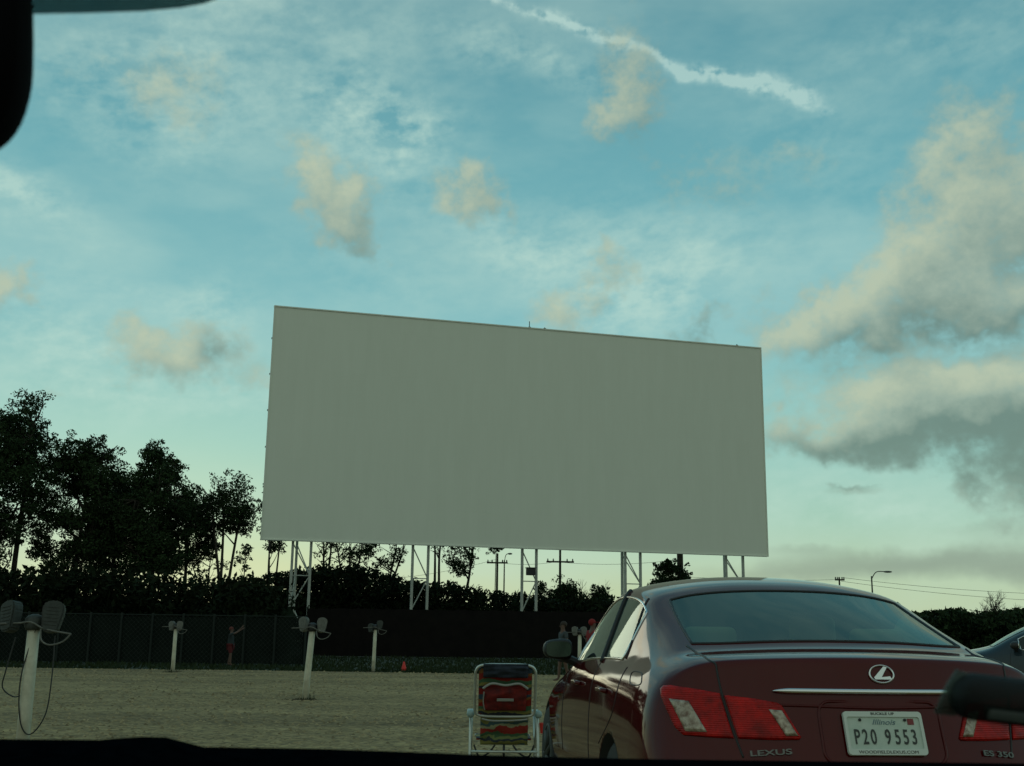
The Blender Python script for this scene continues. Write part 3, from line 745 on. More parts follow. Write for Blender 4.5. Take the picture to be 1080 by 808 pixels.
def speaker_post(name_px, base_py, top_px, top_py, label, Y=None, left=(-.2, .03, -.35), right=(.17, .05, .35), spk='greymetal', cables=True, rr=.055, sc=1.0, cap=None):
    g = ground(name_px, base_py) if Y is None else Vector((at(name_px, base_py, Y).x, Y, 0))
    tp = at(top_px, top_py, g.y) - g
    root = empty('speaker_post', (g.x, g.y, 0), 0, label=label, cat='speaker post', group='drive-in speaker posts')
    b = bmesh.new(); tube(b, [(0, 0, -.1), tp*.3, tp*.6, tp], [rr*1.1, rr*1.05, rr, rr*.97], 16); obj('post', b, MT['white'], root, smooth=True)
    b = bmesh.new(); lathe(b, [(.07, -.03), (.085, .0), (.085, .07), (.06, .10), (.02, .115)], seg=18, off=tp); 
    obj('junction_box', b, MT[cap or 'black'], root, smooth=True)
    b = bmesh.new()
    tube(b, spline([tp+Vector((-.34*sc, -.1, .02)), tp+Vector((-.12, -.09, .03)), tp+Vector((0, -.08, .04)), tp+Vector((.14, -.09, -.02)), tp+Vector((.34*sc, -.12, -.06))], 4), .009, 6)
    tube(b, spline([tp+Vector((.34*sc, -.12, -.06)), tp+Vector((.28*sc, -.12, -.13)), tp+Vector((.18*sc, -.12, -.16)), tp+Vector((.11*sc, -.12, -.12)), tp+Vector((.09*sc, -.1, -.02))], 4), .008, 6)
    obj('hanger', b, MT['palemetal'], root)
    for (dx, dz, rot), sm in ((left, spk), (right, spk)):
        s = obj('speaker', speaker_mesh(), MT[sm], root, smooth=False, loc=tp+Vector((dx, -.02, dz)))
        s.rotation_euler = (R(-8), rot*.35, rot); s.scale = (sc*1.0,)*3
    if cables:
        b = bmesh.new()
        tube(b, spline([tp+Vector((.2, 0, -.08)), tp+Vector((.22, -.03, -.45)), tp+Vector((.2, -.05, -.78)), tp+Vector((.08, -.06, -.95)), tp+Vector((-.02, -.06, -.82)), tp+Vector((-.05, -.06, -.45)), tp+Vector((.03, -.04, -.03))], 8), .006, 6)
        obj('cable', b, MT['black'], root)
        b = bmesh.new()
        tube(b, spline([tp+Vector((-.16, 0, -.1)), tp+Vector((-.22, 0, -.4)), tp+Vector((-.24, .02, -.55)), tp+Vector((-.14, .05, -.63)), tp+Vector((-.05, .06, -.6))], 8), .006, 6)
        obj('cable', b, MT['black'], root)
    return root
speaker_post(22, 799, 36, 661, 'nearest white speaker post at far left, with two grey speakers and looping cables', left=(-.21, .06, -.5), right=(.17, .06, .2), cap='greymetal', rr=.056, sc=1.15)
speaker_post(321.5, 738, 329.5, 664, 'leaning white speaker post under the left truss leg, two pale speakers on top', left=(-.14, .06, -.5), right=(.16, .05, .25), spk='palemetal', cables=False)
speaker_post(393.5, 709, 396, 663, 'distant upright white speaker post under the screen, near the small red cone', left=(-.12, -.01, -.5), right=(.12, .08, .3), cables=False, rr=.05)
speaker_post(182, 709, 185.5, 662, 'distant white speaker post between the near post and the child in red shorts', left=(-.1, .02, -.5), right=(.1, .02, .3), spk='palemetal', cables=False, rr=.05)
speaker_post(611, 714, 611.5, 668, 'white speaker post between two people, partly hidden by the red car', left=(-.13, .03, -.3), right=(.1, .03, .3), spk='palemetal', cables=False, rr=.05)

# weeds and scuffed earth where the posts stand
MT['earth'] = mat('scuffed_earth', (.09, .065, .035), .95, col2=(.05, .038, .02), vscale=9)
b = bmesh.new(); bw = bmesh.new(); rnd = random.Random(21)
for px_, py_ in ((22, 799), (321.5, 738), (393.5, 709), (182, 709)):
    g = ground(px_, py_)
    for i in range(46):
        a_ = rnd.uniform(0, 6.28); d_ = .06+abs(rnd.gauss(0, .12)); x_, y_ = g.x+math.cos(a_)*d_, g.y+math.sin(a_)*d_
        h_ = rnd.uniform(.04, .13); dx_, dy_ = math.cos(a_+1.57)*.008, math.sin(a_+1.57)*.008
        b.faces.new([b.verts.new(p_) for p_ in ((x_-dx_, y_-dy_, -.02), (x_+dx_, y_+dy_, -.02), (x_+rnd.uniform(-.05, .05), y_+rnd.uniform(-.05, .05), h_))])
    for i in range(60):
        a_ = rnd.uniform(0, 6.28); d_ = .05+abs(rnd.gauss(0, .16)); stone(bw, (g.x+math.cos(a_)*d_, g.y+math.sin(a_)*d_, .004), rnd.uniform(.012, .035))
tag(obj('weeds', b, MT['grass']), 'sparse short weeds growing round the feet of the speaker posts', 'weeds', kind='stuff')
tag(obj('scuffed_earth', bw, MT['earth']), 'dark lumps of scuffed earth round the feet of the speaker posts', 'earth', kind='stuff')

# small red cone
g = ground(424, 707)
cone = empty('traffic_cone', (g.x, g.y+.6, -.05), 0, label='tiny bright red cone at the edge of the grass under the screen', cat='cone')
MT['redp'] = mat('red_plastic', (.65, .03, .02), .5)
b = bmesh.new(); lathe(b, [(.09, .03), (.075, .1), (.035, .24), (.025, .29)], seg=16); obj('cone_body', b, MT['redp'], cone, smooth=True)
b = bmesh.new(); box(b, -.12, .12, -.12, .12, 0, .03, .008); obj('base', b, MT['redp'], cone)

# ------------------------------------------------------------------ people
def skin_mesh(joints, edges, sub=2):
    me = bpy.data.meshes.new('sk'); names = list(joints)
    me.from_pydata([joints[n][0] for n in names], [(names.index(a), names.index(b)) for a, b in edges], [])
    def f(o):
        md = o.modifiers.new('s', 'SKIN'); md.use_smooth_shade = True
        if not me.skin_vertices: pass
        for i, n in enumerate(names):
            r = joints[n][1]; me.skin_vertices[0].data[i].radius = (r, r) if not isinstance(r, tuple) else r
        me.skin_vertices[0].data[0].use_root = True
        s = o.modifiers.new('ss', 'SUBSURF'); s.levels = sub
    # skin layer
    bm = bmesh.new(); bm.from_mesh(me); bm.verts.layers.skin.verify(); bm.to_mesh(me); bm.free()
    return evaluated(me, [f])
def person(loc, rz, H, label, shirt, shorts, hair, arms, cap=None, stride=.12, hat=None):
    k = H/1.7
    root = empty('person', loc, rz, label=label, cat='person')
    V = lambda x, y, z: Vector((x, y, z))*k     # facing -y
    J = {'pelvis': (V(0, 0, .92), .14*k), 'belly': (V(0, 0, 1.07), .125*k), 'chest': (V(0, 0, 1.28), .15*k), 'neck': (V(0, .0, 1.46), .055*k),
         'jaw': (V(0, -.02, 1.54), .07*k), 'head': (V(0, -.01, 1.62), .085*k), 'crownp': (V(0, 0, 1.685), .05*k)}
    E = [('pelvis', 'belly'), ('belly', 'chest'), ('chest', 'neck'), ('neck', 'jaw'), ('jaw', 'head'), ('head', 'crownp')]
    for s, nm in ((-1, 'l'), (1, 'r')):
        st = stride*s
        J['hip'+nm] = (V(.10*s, 0, .86), .095*k); J['knee'+nm] = (V(.11*s, -.02+st*.4, .48), .06*k); J['ank'+nm] = (V(.11*s, .02+st, .09), .038*k); J['toe'+nm] = (V(.12*s, -.15+st, .035), .03*k)
        E += [('pelvis', 'hip'+nm), ('hip'+nm, 'knee'+nm), ('knee'+nm, 'ank'+nm), ('ank'+nm, 'toe'+nm)]
        el, wr = arms[nm]
        J['sh'+nm] = (V(.185*s, 0, 1.39), .055*k); J['el'+nm] = (V(*el), .04*k); J['wr'+nm] = (V(*wr), .026*k)
        d = (V(*wr)-V(*el)).normalized(); J['pa'+nm] = (V(*wr)+d*.07*k, (.038*k, .018*k))
        E += [('chest', 'sh'+nm), ('sh'+nm, 'el'+nm), ('el'+nm, 'wr'+nm), ('wr'+nm, 'pa'+nm)]
        o = d.orthogonal().normalized()
        for i in range(5):
            a = o*(i-1.5)*.019*k if i < 4 else o*-.05*k
            ln = (.075, .085, .08, .065, .03)[i]*k
            J['f%d%s' % (i, nm)] = (V(*wr)+d*(.10*k if i < 4 else .07*k)+a, .009*k); J['g%d%s' % (i, nm)] = (V(*wr)+d*(.10*k+ln if i < 4 else .1*k)+a*1.2, .007*k)
            E += [('pa'+nm, 'f%d%s' % (i, nm)), ('f%d%s' % (i, nm), 'g%d%s' % (i, nm))]
    me = skin_mesh(J, E, 1); objm('body', me, MT['skin'], root, True)
    # clothes: looser skins over the same joints
    g = 1.18
    Cj = {n: (J[n][0], J[n][1]*g) for n in ('belly', 'chest', 'pelvis', 'shl', 'shr')}
    Cj['belly'] = (J['belly'][0], .15*k); Cj['pelvis'] = (J['pelvis'][0]+V(0, 0, .02), .155*k)
    Ce = [('belly', 'chest'), ('belly', 'pelvis'), ('chest', 'shl'), ('chest', 'shr')]
    for nm in 'lr':
        Cj['sl'+nm] = (J['sh'+nm][0].lerp(J['el'+nm][0], .7), .06*k); Ce.append(('sh'+nm, 'sl'+nm))
    objm('shirt', skin_mesh(Cj, Ce, 2), shirt, root, True)
    Cj = {'pelvis': (J['pelvis'][0]-V(0, 0, .03), .15*k)}; Ce = []
    for nm in 'lr':
        Cj['hip'+nm] = (J['hip'+nm][0], .115*k); Cj['k'+nm] = (J['hip'+nm][0].lerp(J['knee'+nm][0], .85), .095*k); Ce += [('pelvis', 'hip'+nm), ('hip'+nm, 'k'+nm)]
    objm('shorts', skin_mesh(Cj, Ce, 2), shorts, root, True)
    b = bmesh.new(); bmesh.ops.create_uvsphere(b, u_segments=18, v_segments=12, radius=1)
    for v in list(b.verts):
        v.co = Vector((v.co.x*.088, .015+v.co.y*.105, 1.645+v.co.z*.095))*k
    bmesh.ops.delete(b, geom=[v for v in b.verts if v.co.z < 1.60*k and v.co.y < .02*k], context='VERTS')
    objm('hair' if not hat else 'cap', (lambda m_: (b.to_mesh(m_), m_)[1])(bpy.data.meshes.new('hair')), hair, root, True)
    if hat:
        b2 = bmesh.new(); box(b2, -.07*k, .07*k, -.19*k, -.07*k, 1.645*k, 1.657*k, .004*k); obj('peak', b2, hair, root)
    # face
    b = bmesh.new()
    for s in (-1, 1):
        bmesh.ops.create_uvsphere(b, u_segments=8, v_segments=6, radius=.011*k, matrix=Matrix.Translation(Vector((.032*s, -.098, 1.615))*k))
    obj('eyes', b, MT['black'], root)
    b = bmesh.new(); bmesh.ops.create_cone(b, segments=8, radius1=.016*k, radius2=.006*k, depth=.045*k, cap_ends=True, matrix=Matrix.Translation(Vector((0, -.104, 1.59))*k)); obj('nose', b, MT['skin'], root)
    return root
MT['dshirt'] = mat('dark_shirt', (.02, .03, .032), .9); MT['rshirt'] = mat('red_cloth', (.20, .008, .008), .85); MT['shorts'] = mat('red_shorts', (.09, .006, .008), .85)
MT['gshirt'] = mat('grey_shirt', (.045, .055, .06), .9); MT['dpants'] = mat('dark_cloth', (.02, .022, .03), .9); MT['redcap'] = mat('rust_hair', (.11, .025, .018), .85)
g = ground(242, 701)
person((g.x, g.y, -.04), R(90), 1.24, 'child in dark shirt and red shorts by the green fence, both arms raised forward', MT['dshirt'], MT['shorts'], MT['redcap'],
       {'l': ((-.17, -.24, 1.45), (-.12, -.46, 1.60)), 'r': ((.17, -.22, 1.50), (.10, -.42, 1.70))}, stride=.08)
p = at(594, 700, 29)
person((p.x, 29, -.02), R(-70), 1.44, 'person in grey shirt standing beyond the red car wing mirror', MT['gshirt'], MT['dpants'], MT['hair'],
       {'l': ((-.24, .02, 1.14), (-.22, -.08, .92)), 'r': ((.24, .02, 1.14), (.22, -.08, .92))})
p = at(625, 700, 27)
person((p.x, 27, -.02), R(120), 1.48, 'person in red shirt and red cap, partly hidden by the red car front pillar', MT['rshirt'], MT['dpants'], MT['rshirt'],
       {'l': ((-.25, .02, 1.14), (-.22, -.12, .95)), 'r': ((.25, .02, 1.14), (.22, -.12, .95))}, hat=True)

# ------------------------------------------------------------------ folding beach chair
def fabric_mat():
    m, t, b = nodes_of('striped_fabric')
    co = t.nodes.new('ShaderNodeTexCoord'); sp_ = t.nodes.new('ShaderNodeSeparateXYZ')
    n = t.nodes.new('ShaderNodeTexNoise'); n.inputs['Scale'].default_value = 5; n.inputs['Detail'].default_value = 4
    t.links.new(co.outputs['Object'], n.inputs['Vector']); t.links.new(co.outputs['Object'], sp_.inputs[0])
    a = t.nodes.new('ShaderNodeMath'); a.operation = 'MULTIPLY_ADD'; t.links.new(n.outputs[0], a.inputs[0]); a.inputs[1].default_value = .16; t.links.new(sp_.outputs[2], a.inputs[2])
    s = t.nodes.new('ShaderNodeMath'); s.operation = 'MULTIPLY'; s.inputs[1].default_value = 4.3; t.links.new(a.outputs[0], s.inputs[0])
    f = t.nodes.new('ShaderNodeMath'); f.operation = 'FRACT'; t.links.new(s.outputs[0], f.inputs[0])
    r = t.nodes.new('ShaderNodeValToRGB'); r.color_ramp.interpolation = 'CONSTANT'; t.links.new(f.outputs[0], r.inputs[0])
    cols = [(0, (.26, .012, .008)), (.2, (.03, .035, .05)), (.3, (.24, .22, .06)), (.42, (.06, .14, .07)), (.55, (.30, .02, .01)), (.75, (.28, .12, .03)), (.86, (.04, .08, .12))]
    r.color_ramp.elements[0].color = (*cols[0][1], 1); r.color_ramp.elements[1].position = .2; r.color_ramp.elements[1].color = (*cols[1][1], 1)
    for p_, c in cols[2:]:
        e = r.color_ramp.elements.new(p_); e.color = (*c, 1)
    t.links.new(r.outputs[0], b.inputs['Base Color']); b.inputs['Roughness'].default_value = .85
    return m
MT['fabric'] = fabric_mat(); MT['fabric2'] = MT['fabric'].copy()
for nd in MT['fabric2'].node_tree.nodes:
    if nd.type == 'VALTORGB':
        for e_, c_ in zip(nd.color_ramp.elements, ((.20, .19, .05), (.035, .045, .06), (.18, .22, .08), (.05, .11, .05), (.28, .02, .012), (.30, .30, .18), (.05, .10, .11))): e_.color = (*c_, 1)
    if nd.type == 'TEX_NOISE': nd.inputs['Scale'].default_value = 9

MT['pouch'] = mat('pouch_red', (.22, .010, .006), .8, col2=(.07, .006, .008), vscale=14); MT['navy'] = mat('navy_cloth', (.02, .028, .045), .9, var=.5, vscale=9)
MT['armp'] = mat('pale_arm', (.28, .38, .37), .5); MT['piping'] = mat('silver_piping', (.32, .33, .31), .5)
g = ground(531, 806)
ch = empty('beach_chair', (g.x, g.y, 0), R(2), label='low folding beach chair in striped red and green fabric, its back to the photo', cat='chair')
YR = lambda z: -.30*(z-.16)/.7     # the back leans towards the camera
def P(x, z, dy=0): return Vector((x, YR(z)+dy, z))
b = bmesh.new()
tube(b, spline([P(-.27, .52), P(-.27, .74), P(-.262, .83), P(-.2, .872), P(0, .878), P(.2, .872), P(.262, .83), P(.27, .74), P(.27, .52), P(.262, .45), P(.2, .425), P(0, .42), P(-.2, .425), P(-.262, .45)], 5, closed=True), .0125, 10, closed=True)
obj('back_frame', b, MT['alu'], ch, True)
def cloth(x0, x1, z0, z1, dy, amp=.015, nx=14, nz=16, th=.006, seed=0, curve=0):
    b = bmesh.new(); g_ = []
    for s in (0, 1):
        gg = []
        for j in range(nz+1):
            row = []
            for i in range(nx+1):
                u, v = i/nx, j/nz; x = x0+(x1-x0)*u; z = z0+(z1-z0)*v
                d = amp*noise.noise(Vector((u*3, v*4, seed))) + curve*math.sin(math.pi*u)*math.sin(math.pi*v)
                row.append(b.verts.new(P(x, z, dy-d+s*th)))
            gg.append(row)
        g_.append(gg)
    for s in (0, 1):
        for j in range(nz):
            for i in range(nx):
                q = [g_[s][j][i], g_[s][j][i+1], g_[s][j+1][i+1], g_[s][j+1][i]]; b.faces.new(q if s == 0 else q[::-1])
    def skirt(A, B):
        for k in range(len(A)-1): b.faces.new((A[k], B[k], B[k+1], A[k+1]))
    skirt(g_[0][0], g_[1][0]); skirt(g_[1][-1], g_[0][-1]); skirt([r[0] for r in g_[1]], [r[0] for r in g_[0]]); skirt([r[-1] for r in g_[0]], [r[-1] for r in g_[1]])
    return b
obj('back_cloth', cloth(-.238, .238, .43, .87, .012, seed=1), MT['fabric'], ch, True)
obj('lower_cloth', cloth(-.215, .215, .165, .425, .018, amp=.03, seed=2), MT['fabric2'], ch, True)
hd = obj('head_pillow', cloth(-.20, .20, .765, .885, -.03, amp=.03, seed=4, curve=.03, th=.05), MT['navy'], ch, True)
po = obj('pouch', cloth(-.19, .19, .475, .70, -.03, amp=.03, seed=3, curve=.035, th=.06), MT['pouch'], ch, True)
b = bmesh.new(); tube(b, spline([P(-.20, .67, -.05), P(-.12, .715, -.06), P(0, .70, -.07), P(.12, .715, -.06), P(.20, .67, -.05)], 6), .011, 6); tube(b, spline([P(-.19, .64, -.05), P(-.195, .55, -.04), P(-.18, .48, -.04)], 4), .006, 5)
obj('piping', b, MT['piping'], po, True)
b = bmesh.new(); box(b, -.075, .075, -.012, .0, .56, .585, .004); 
for v in b.verts: v.co = P(v.co.x, v.co.z, -.075+v.co.y)
obj('zip_tab', b, MT['piping'], po)
b = bmesh.new(); tube(b, spline([P(-.205, .40, -.02), P(-.1, .385, -.04), P(.1, .39, -.04), P(.205, .40, -.02)], 5), .008, 6)
obj('strap', b, MT['piping'], ch)
# seat, out of sight behind the back but there
b = bmesh.new(); box(b, -.25, .25, .03, .48, .205, .225, .006)
obj('seat', b, MT['fabric'], ch)
for s in (-1, 1):
    b = bmesh.new(); x = .305*s
    tube(b, spline([(x, -.10, .0), (x, -.06, .22), (x, .02, .42)], 4), .0125, 8)
    obj('leg', b, MT['alu'], ch, True)
    b = bmesh.new(); tube(b, [(x*.97, .02, .42), (x*.97, .3, .012), (x*.97, .46, .012)], .0125, 8); tube(b, [(x*.97, .44, .42), (x*.97, .15, .012)], .012, 8)
    obj('leg', b, MT['alu'], ch, True)
    b = bmesh.new(); box(b, x-.032, x+.032, -.09, .44, .425, .452, .012); bmesh.ops.create_uvsphere(b, u_segments=14, v_segments=10, radius=.036, matrix=Matrix.Translation((x, -.085, .44))); obj('armrest', b, MT['armp'], ch, True)
b = bmesh.new(); tube(b, [(-.305, -.085, .115), (.305, -.085, .115)], .011, 8); tube(b, [(-.26, .45, .21), (.26, .45, .21)], .0125, 8); obj('crossbar', b, MT['alu'], ch, True)
b = bmesh.new()
for s in (-1, 1):
    tube(b, spline([(s*.27, -.05, .17), (s*.22, -.06, .07), (s*.14, -.06, .10), (s*.08, -.05, .17)], 5), .009, 6)
tube(b, [(0, -.05, .17), (0, -.02, .01)], .012, 6); obj('strut', b, MT['black'], ch, True)
b = bmesh.new(); lathe(b, [(.035, 0), (.045, .09), (.042, .09), (.033, .01)], seg=14, off=Vector((.365, .0, .27))); obj('cup_holder', b, MT['redp'], ch)

# ------------------------------------------------------------------ cars
def car_cage():
    # x, z of half profile P0..P9, y of station, plan curvature
    St = [
     (0.00, [(.76,.25),(.885,.36),(.905,.58),(.892,.77),(.862,.90),(.79,.992),(.69,1.042),(.56,1.060),(.29,1.071),(0,1.075)]),
     (0.18, [(.78,.22),(.90,.34),(.915,.58),(.905,.78),(.872,.92),(.80,1.01),(.70,1.062),(.60,1.079),(.30,1.092),(0,1.096)]),
     (0.34, [(.78,.2),(.90,.33),(.92,.58),(.91,.79),(.878,.94),(.81,1.02),(.735,1.062),(.67,1.082),(.34,1.103),(0,1.107)]),
     (0.42, [(.78,.2),(.90,.33),(.92,.58),(.91,.79),(.88,.94),(.81,1.028),(.735,1.075),(.665,1.108),(.34,1.133),(0,1.138)]),
     (0.80, [(.78,.2),(.90,.33),(.92,.58),(.91,.80),(.885,.945),(.815,1.03),(.72,1.18),(.65,1.228),(.34,1.27),(0,1.28)]),
     (1.14, [(.78,.2),(.90,.33),(.92,.58),(.91,.80),(.89,.945),(.82,1.03),(.69,1.29),(.62,1.342),(.32,1.38),(0,1.387)]),
     (1.24, [(.78,.2),(.90,.33),(.92,.58),(.91,.80),(.89,.945),(.825,1.03),(.68,1.33),(.61,1.378),(.30,1.424),(0,1.430)]),
     (1.58, [(.78,.2),(.90,.33),(.92,.58),(.91,.80),(.89,.945),(.835,1.025),(.668,1.375),(.59,1.42),(.28,1.472),(0,1.478)]),
     (1.95, [(.78,.2),(.90,.33),(.92,.58),(.91,.80),(.89,.94),(.845,1.015),(.66,1.392),(.58,1.435),(.28,1.482),(0,1.488)]),
     (2.38, [(.78,.2),(.90,.33),(.92,.58),(.91,.79),(.89,.93),(.85,1.0),(.665,1.372),(.58,1.415),(.28,1.45),(0,1.457)]),
     (2.80, [(.78,.2),(.90,.33),(.92,.58),(.91,.78),(.89,.91),(.85,.98),(.72,1.18),(.62,1.235),(.32,1.272),(0,1.28)]),
     (3.15, [(.78,.2),(.90,.33),(.92,.57),(.91,.76),(.88,.885),(.84,.945),(.77,.995),(.69,1.02),(.36,1.045),(0,1.055)]),
     (3.35, [(.78,.2),(.90,.33),(.92,.57),(.91,.75),(.87,.86),(.82,.91),(.74,.945),(.62,.965),(.34,.985),(0,.995)]),
     (4.00, [(.78,.22),(.89,.33),(.90,.55),(.88,.70),(.83,.79),(.76,.83),(.66,.855),(.5,.875),(.26,.895),(0,.90)]),
     (4.50, [(.74,.24),(.83,.33),(.84,.50),(.81,.60),(.75,.68),(.68,.72),(.58,.745),(.44,.765),(.22,.78),(0,.785)]),
     (4.72, [(.6,.27),(.66,.34),(.67,.45),(.65,.54),(.61,.60),(.55,.63),(.46,.645),(.34,.655),(.17,.665),(0,.67)])]
    n = len(St)
    bm = bmesh.new(); cl = bm.edges.layers.float.new('crease_edge')
    def ybase(z):
        t = [(.25, .03), (.36, -.06), (.58, -.085), (.66, -.05), (.77, -.012), (.90, .028), (.99, .055), (1.1, .085)]
        for (a, b_), (c, d) in zip(t, t[1:]):
            if z <= c: return b_ + (d-b_)*max(0, (z-a))/(c-a)
        return t[-1][1]
    rings = []
    for si, (y, pr) in enumerate(St):
        def Y(x, z):
            q = abs(x)/.9
            if si == 0: return ybase(z) + .27*q**2.6
            if si == 1: return y + .22*q**2.4
            if si <= 4: return y + (.20 if si > 1 else .18)*q**2
            if si <= 6: return y + .10*q*q
            if 9 <= si <= 12: return y - .22*q*q
            if si >= 13: return y - (.30 if si > 13 else .05)*q**2.5
            return y
        ring = []
        top = [(x, z) for x, z in pr]
        pts = [(x, z) for x, z in top] + [(-x, z) for x, z in top[:-1][::-1]]
        bot = [(-x*.93, pr[0][1]-.02) for x in (top[6][0], top[7][0], top[8][0])] + [(0, pr[0][1]-.02)] + [(x*.93, pr[0][1]-.02) for x in (top[8][0], top[7][0], top[6][0])]
        ring = [bm.verts.new((x, Y(x, z), z)) for x, z in pts] + [bm.verts.new((x, Y(x, z), z)) for x, z in bot]
        rings.append(ring)
    m = len(rings[0])
    for i in range(n-1):
        for k in range(m):
            f = bm.faces.new((rings[i][k], rings[i+1][k], rings[i+1][(k+1) % m], rings[i][(k+1) % m]))
            mi = 0
            if k in (7, 8, 9, 10) and 3 <= i+0 <= 4: mi = 1
            if k in (7, 8, 9, 10) and i == 2: mi = 0
            if k in (5, 12) and 5 <= i <= 9: mi = 2
            if k in (7, 8, 9, 10) and 9 <= i <= 10: mi = 3
            f.material_index = mi
    # caps: columns follow the top row, rows follow the side points
    for si, sg in ((0, 1), (n-1, -1)):
        r = rings[si]; cols_top = [r[5+j] for j in range(9)]      # x + .. -
        rows = [cols_top]
        for q in (4, 3, 2, 1):
            row = [r[q]]
            for j in range(1, 8):
                x = cols_top[j].co.x * (r[q].co.x/cols_top[0].co.x)**.5; z = r[q].co.z
                yy = (ybase(z) + .27*(abs(x)/.9)**2.6) if si == 0 else (r[q].co.y + .13*(1-(abs(x)/r[q].co.x)**2))
                row.append(bm.verts.new((x, yy, z)))
            row.append(r[18-q]); rows.append(row)
        rows.append([r[0]] + [r[25-j] for j in range(7)] + [r[18]])
        for a, b_ in zip(rows, rows[1:]):
            for j in range(8):
                q = (a[j], a[j+1], b_[j+1], b_[j])
                bm.faces.new(q if sg == 1 else q[::-1])
        if si == 0:
            for j in range(8):
                e = bm.edges.get((cols_top[j], cols_top[j+1])); e[cl] = .55
            for j in range(8):
                e = bm.edges.get((rows[1][j], rows[1][j+1])); 
    # shoulder crease and window frames
    for i in range(n-1):
        for k in (5, 13):
            e = bm.edges.get((rings[i][k], rings[i+1][k]))
            if e and 4 <= i <= 9: e[cl] = .5
        for k in (6, 12):
            e = bm.edges.get((rings[i][k], rings[i+1][k]))
            if e and 4 <= i <= 9: e[cl] = .35
    for st, lo, hi in ((3, 7, 11), (5, 7, 11), (9, 7, 11), (11, 7, 11)):
        for k in range(lo, hi):
            e = bm.edges.get((rings[st][k], rings[st][k+1]))
            if e: e[cl] = .5
    bmesh.ops.recalc_face_normals(bm, faces=bm.faces)
    me = bpy.data.meshes.new('cage'); bm.to_mesh(me); bm.free()
    return me
WHEELS_Y = (1.05, 3.70)
def car_shell():
    me = car_cage()
    for nm in range(5): me.materials.append(bpy.data.materials.get('bark'))
    cb = bmesh.new()
    for y in WHEELS_Y:
        for s in (-1, 1):
            bmesh.ops.create_cone(cb, segments=40, radius1=.365, radius2=.365, depth=.34, cap_ends=True, matrix=Matrix.Translation((s*.84, y, .33)) @ Matrix.Rotation(R(90), 4, 'Y'))
    for f in cb.faces: f.material_index = 4
    cm = bpy.data.meshes.new('cut'); cb.to_mesh(cm); cb.free()
    for nm in range(5): cm.materials.append(bpy.data.materials.get('bark'))
    co = bpy.data.objects.new('cut', cm); C.objects.link(co)
    def f1(o): s = o.modifiers.new('s', 'SUBSURF'); s.levels = 3; s.render_levels = 3
    def f2(o): b = o.modifiers.new('b', 'BOOLEAN'); b.object = co; b.operation = 'DIFFERENCE'; b.solver = 'EXACT'
    r = evaluated(me, [f1, f2]); bpy.data.objects.remove(co)
    return r
SHELL = car_shell()
sb = bmesh.new(); sb.from_mesh(SHELL); BV = BVHTree.FromBMesh(sb)
NRM = [v.normal.copy() for v in SHELL.vertices]
def sub_mesh(sel, name):
    """faces of the shell picked by sel(face) as a mesh of their own, with the shell's own normals"""
    idx = {}; vs = []; fs = []; nr = []
    for p in SHELL.polygons:
        if not sel(p): continue
        f = []
        for v in p.vertices:
            if v not in idx: idx[v] = len(vs); vs.append(SHELL.vertices[v].co.copy()); nr.append(NRM[v])
            f.append(idx[v])
        fs.append(f)
    me = bpy.data.meshes.new(name); me.from_pydata(vs, [], fs); me.update()
    for p in me.polygons: p.use_smooth = True
    me.normals_split_custom_set_from_vertices(nr)
    return me
def loops_of(me):
    bm = bmesh.new(); bm.from_mesh(me); be = [e for e in bm.edges if e.is_boundary]
    adj = {}
    for e in be:
        a, b_ = e.verts; adj.setdefault(a.index, []).append(b_.index); adj.setdefault(b_.index, []).append(a.index)
    co = [v.co.copy() for v in bm.verts]; seen = set(); out = []
    for s in adj:
        if s in seen: continue
        lp = [s]; seen.add(s); cur = s
        while True:
            nx = [q for q in adj[cur] if q not in seen]
            if not nx: break
            cur = nx[0]; seen.add(cur); lp.append(cur)
        out.append([co[i] for i in lp])
    bm.free(); return out
def project_y(x, z, back=True):
    h = BV.ray_cast(Vector((x, -3, z)), Vector((0, 1, 0)))
    return h[0], h[1]
def patch(outline, off, name, m, parent, sub=4, thick=.012, mirror=False, drop=.004):
    """a plate that follows the rear of the shell: outline in (x, z) seen from behind"""
    s = -1 if mirror else 1
    bm = bmesh.new(); vs = [bm.verts.new((s*x, 0, z)) for x, z in outline]; f = bm.faces.new(vs)
    bmesh.ops.triangulate(bm, faces=[f])
    for _ in range(sub):
        le = [e for e in bm.edges if e.calc_length() > .02]
        if not le: break
        bmesh.ops.subdivide_edges(bm, edges=le, cuts=1); bmesh.ops.triangulate(bm, faces=[f for f in bm.faces if len(f.verts) > 3])
    bn = set(v for e in bm.edges if e.is_boundary for v in e.verts)
    for v in bm.verts:
        h, n = project_y(v.co.x, v.co.z)
        if h is None: h, n, _, _ = BV.find_nearest(Vector((v.co.x, .2, v.co.z)))
        if n.y > 0: n = -n
        v.co = h + n*(off if v not in bn else off-drop)
    bmesh.ops.recalc_face_normals(bm, faces=bm.faces)
    if sum(f.normal.y for f in bm.faces) > 0: bmesh.ops.reverse_faces(bm, faces=bm.faces[:])
    g = bmesh.ops.extrude_face_region(bm, geom=bm.faces[:])
    for v in g['geom']:
        if isinstance(v, bmesh.types.BMVert): v.co = v.co + Vector((0, thick, 0))
    bmesh.ops.recalc_face_normals(bm, faces=bm.faces)
    return obj(name, bm, m, parent, True)
def surf_line(pts, r, name, m, parent, n=10, mode='near', closed=False):
    ps = spline(pts, n, closed) if len(pts) > 2 else [Vector(pts[0]).lerp(Vector(pts[1]), i/20) for i in range(21)]
    q = []
    for p in ps:
        h = BV.find_nearest(p); q.append(h[0])
    b = bmesh.new(); tube(b, q, r, 6, closed=closed); return obj(name, b, m, parent, True)
YAW = R(5.0)
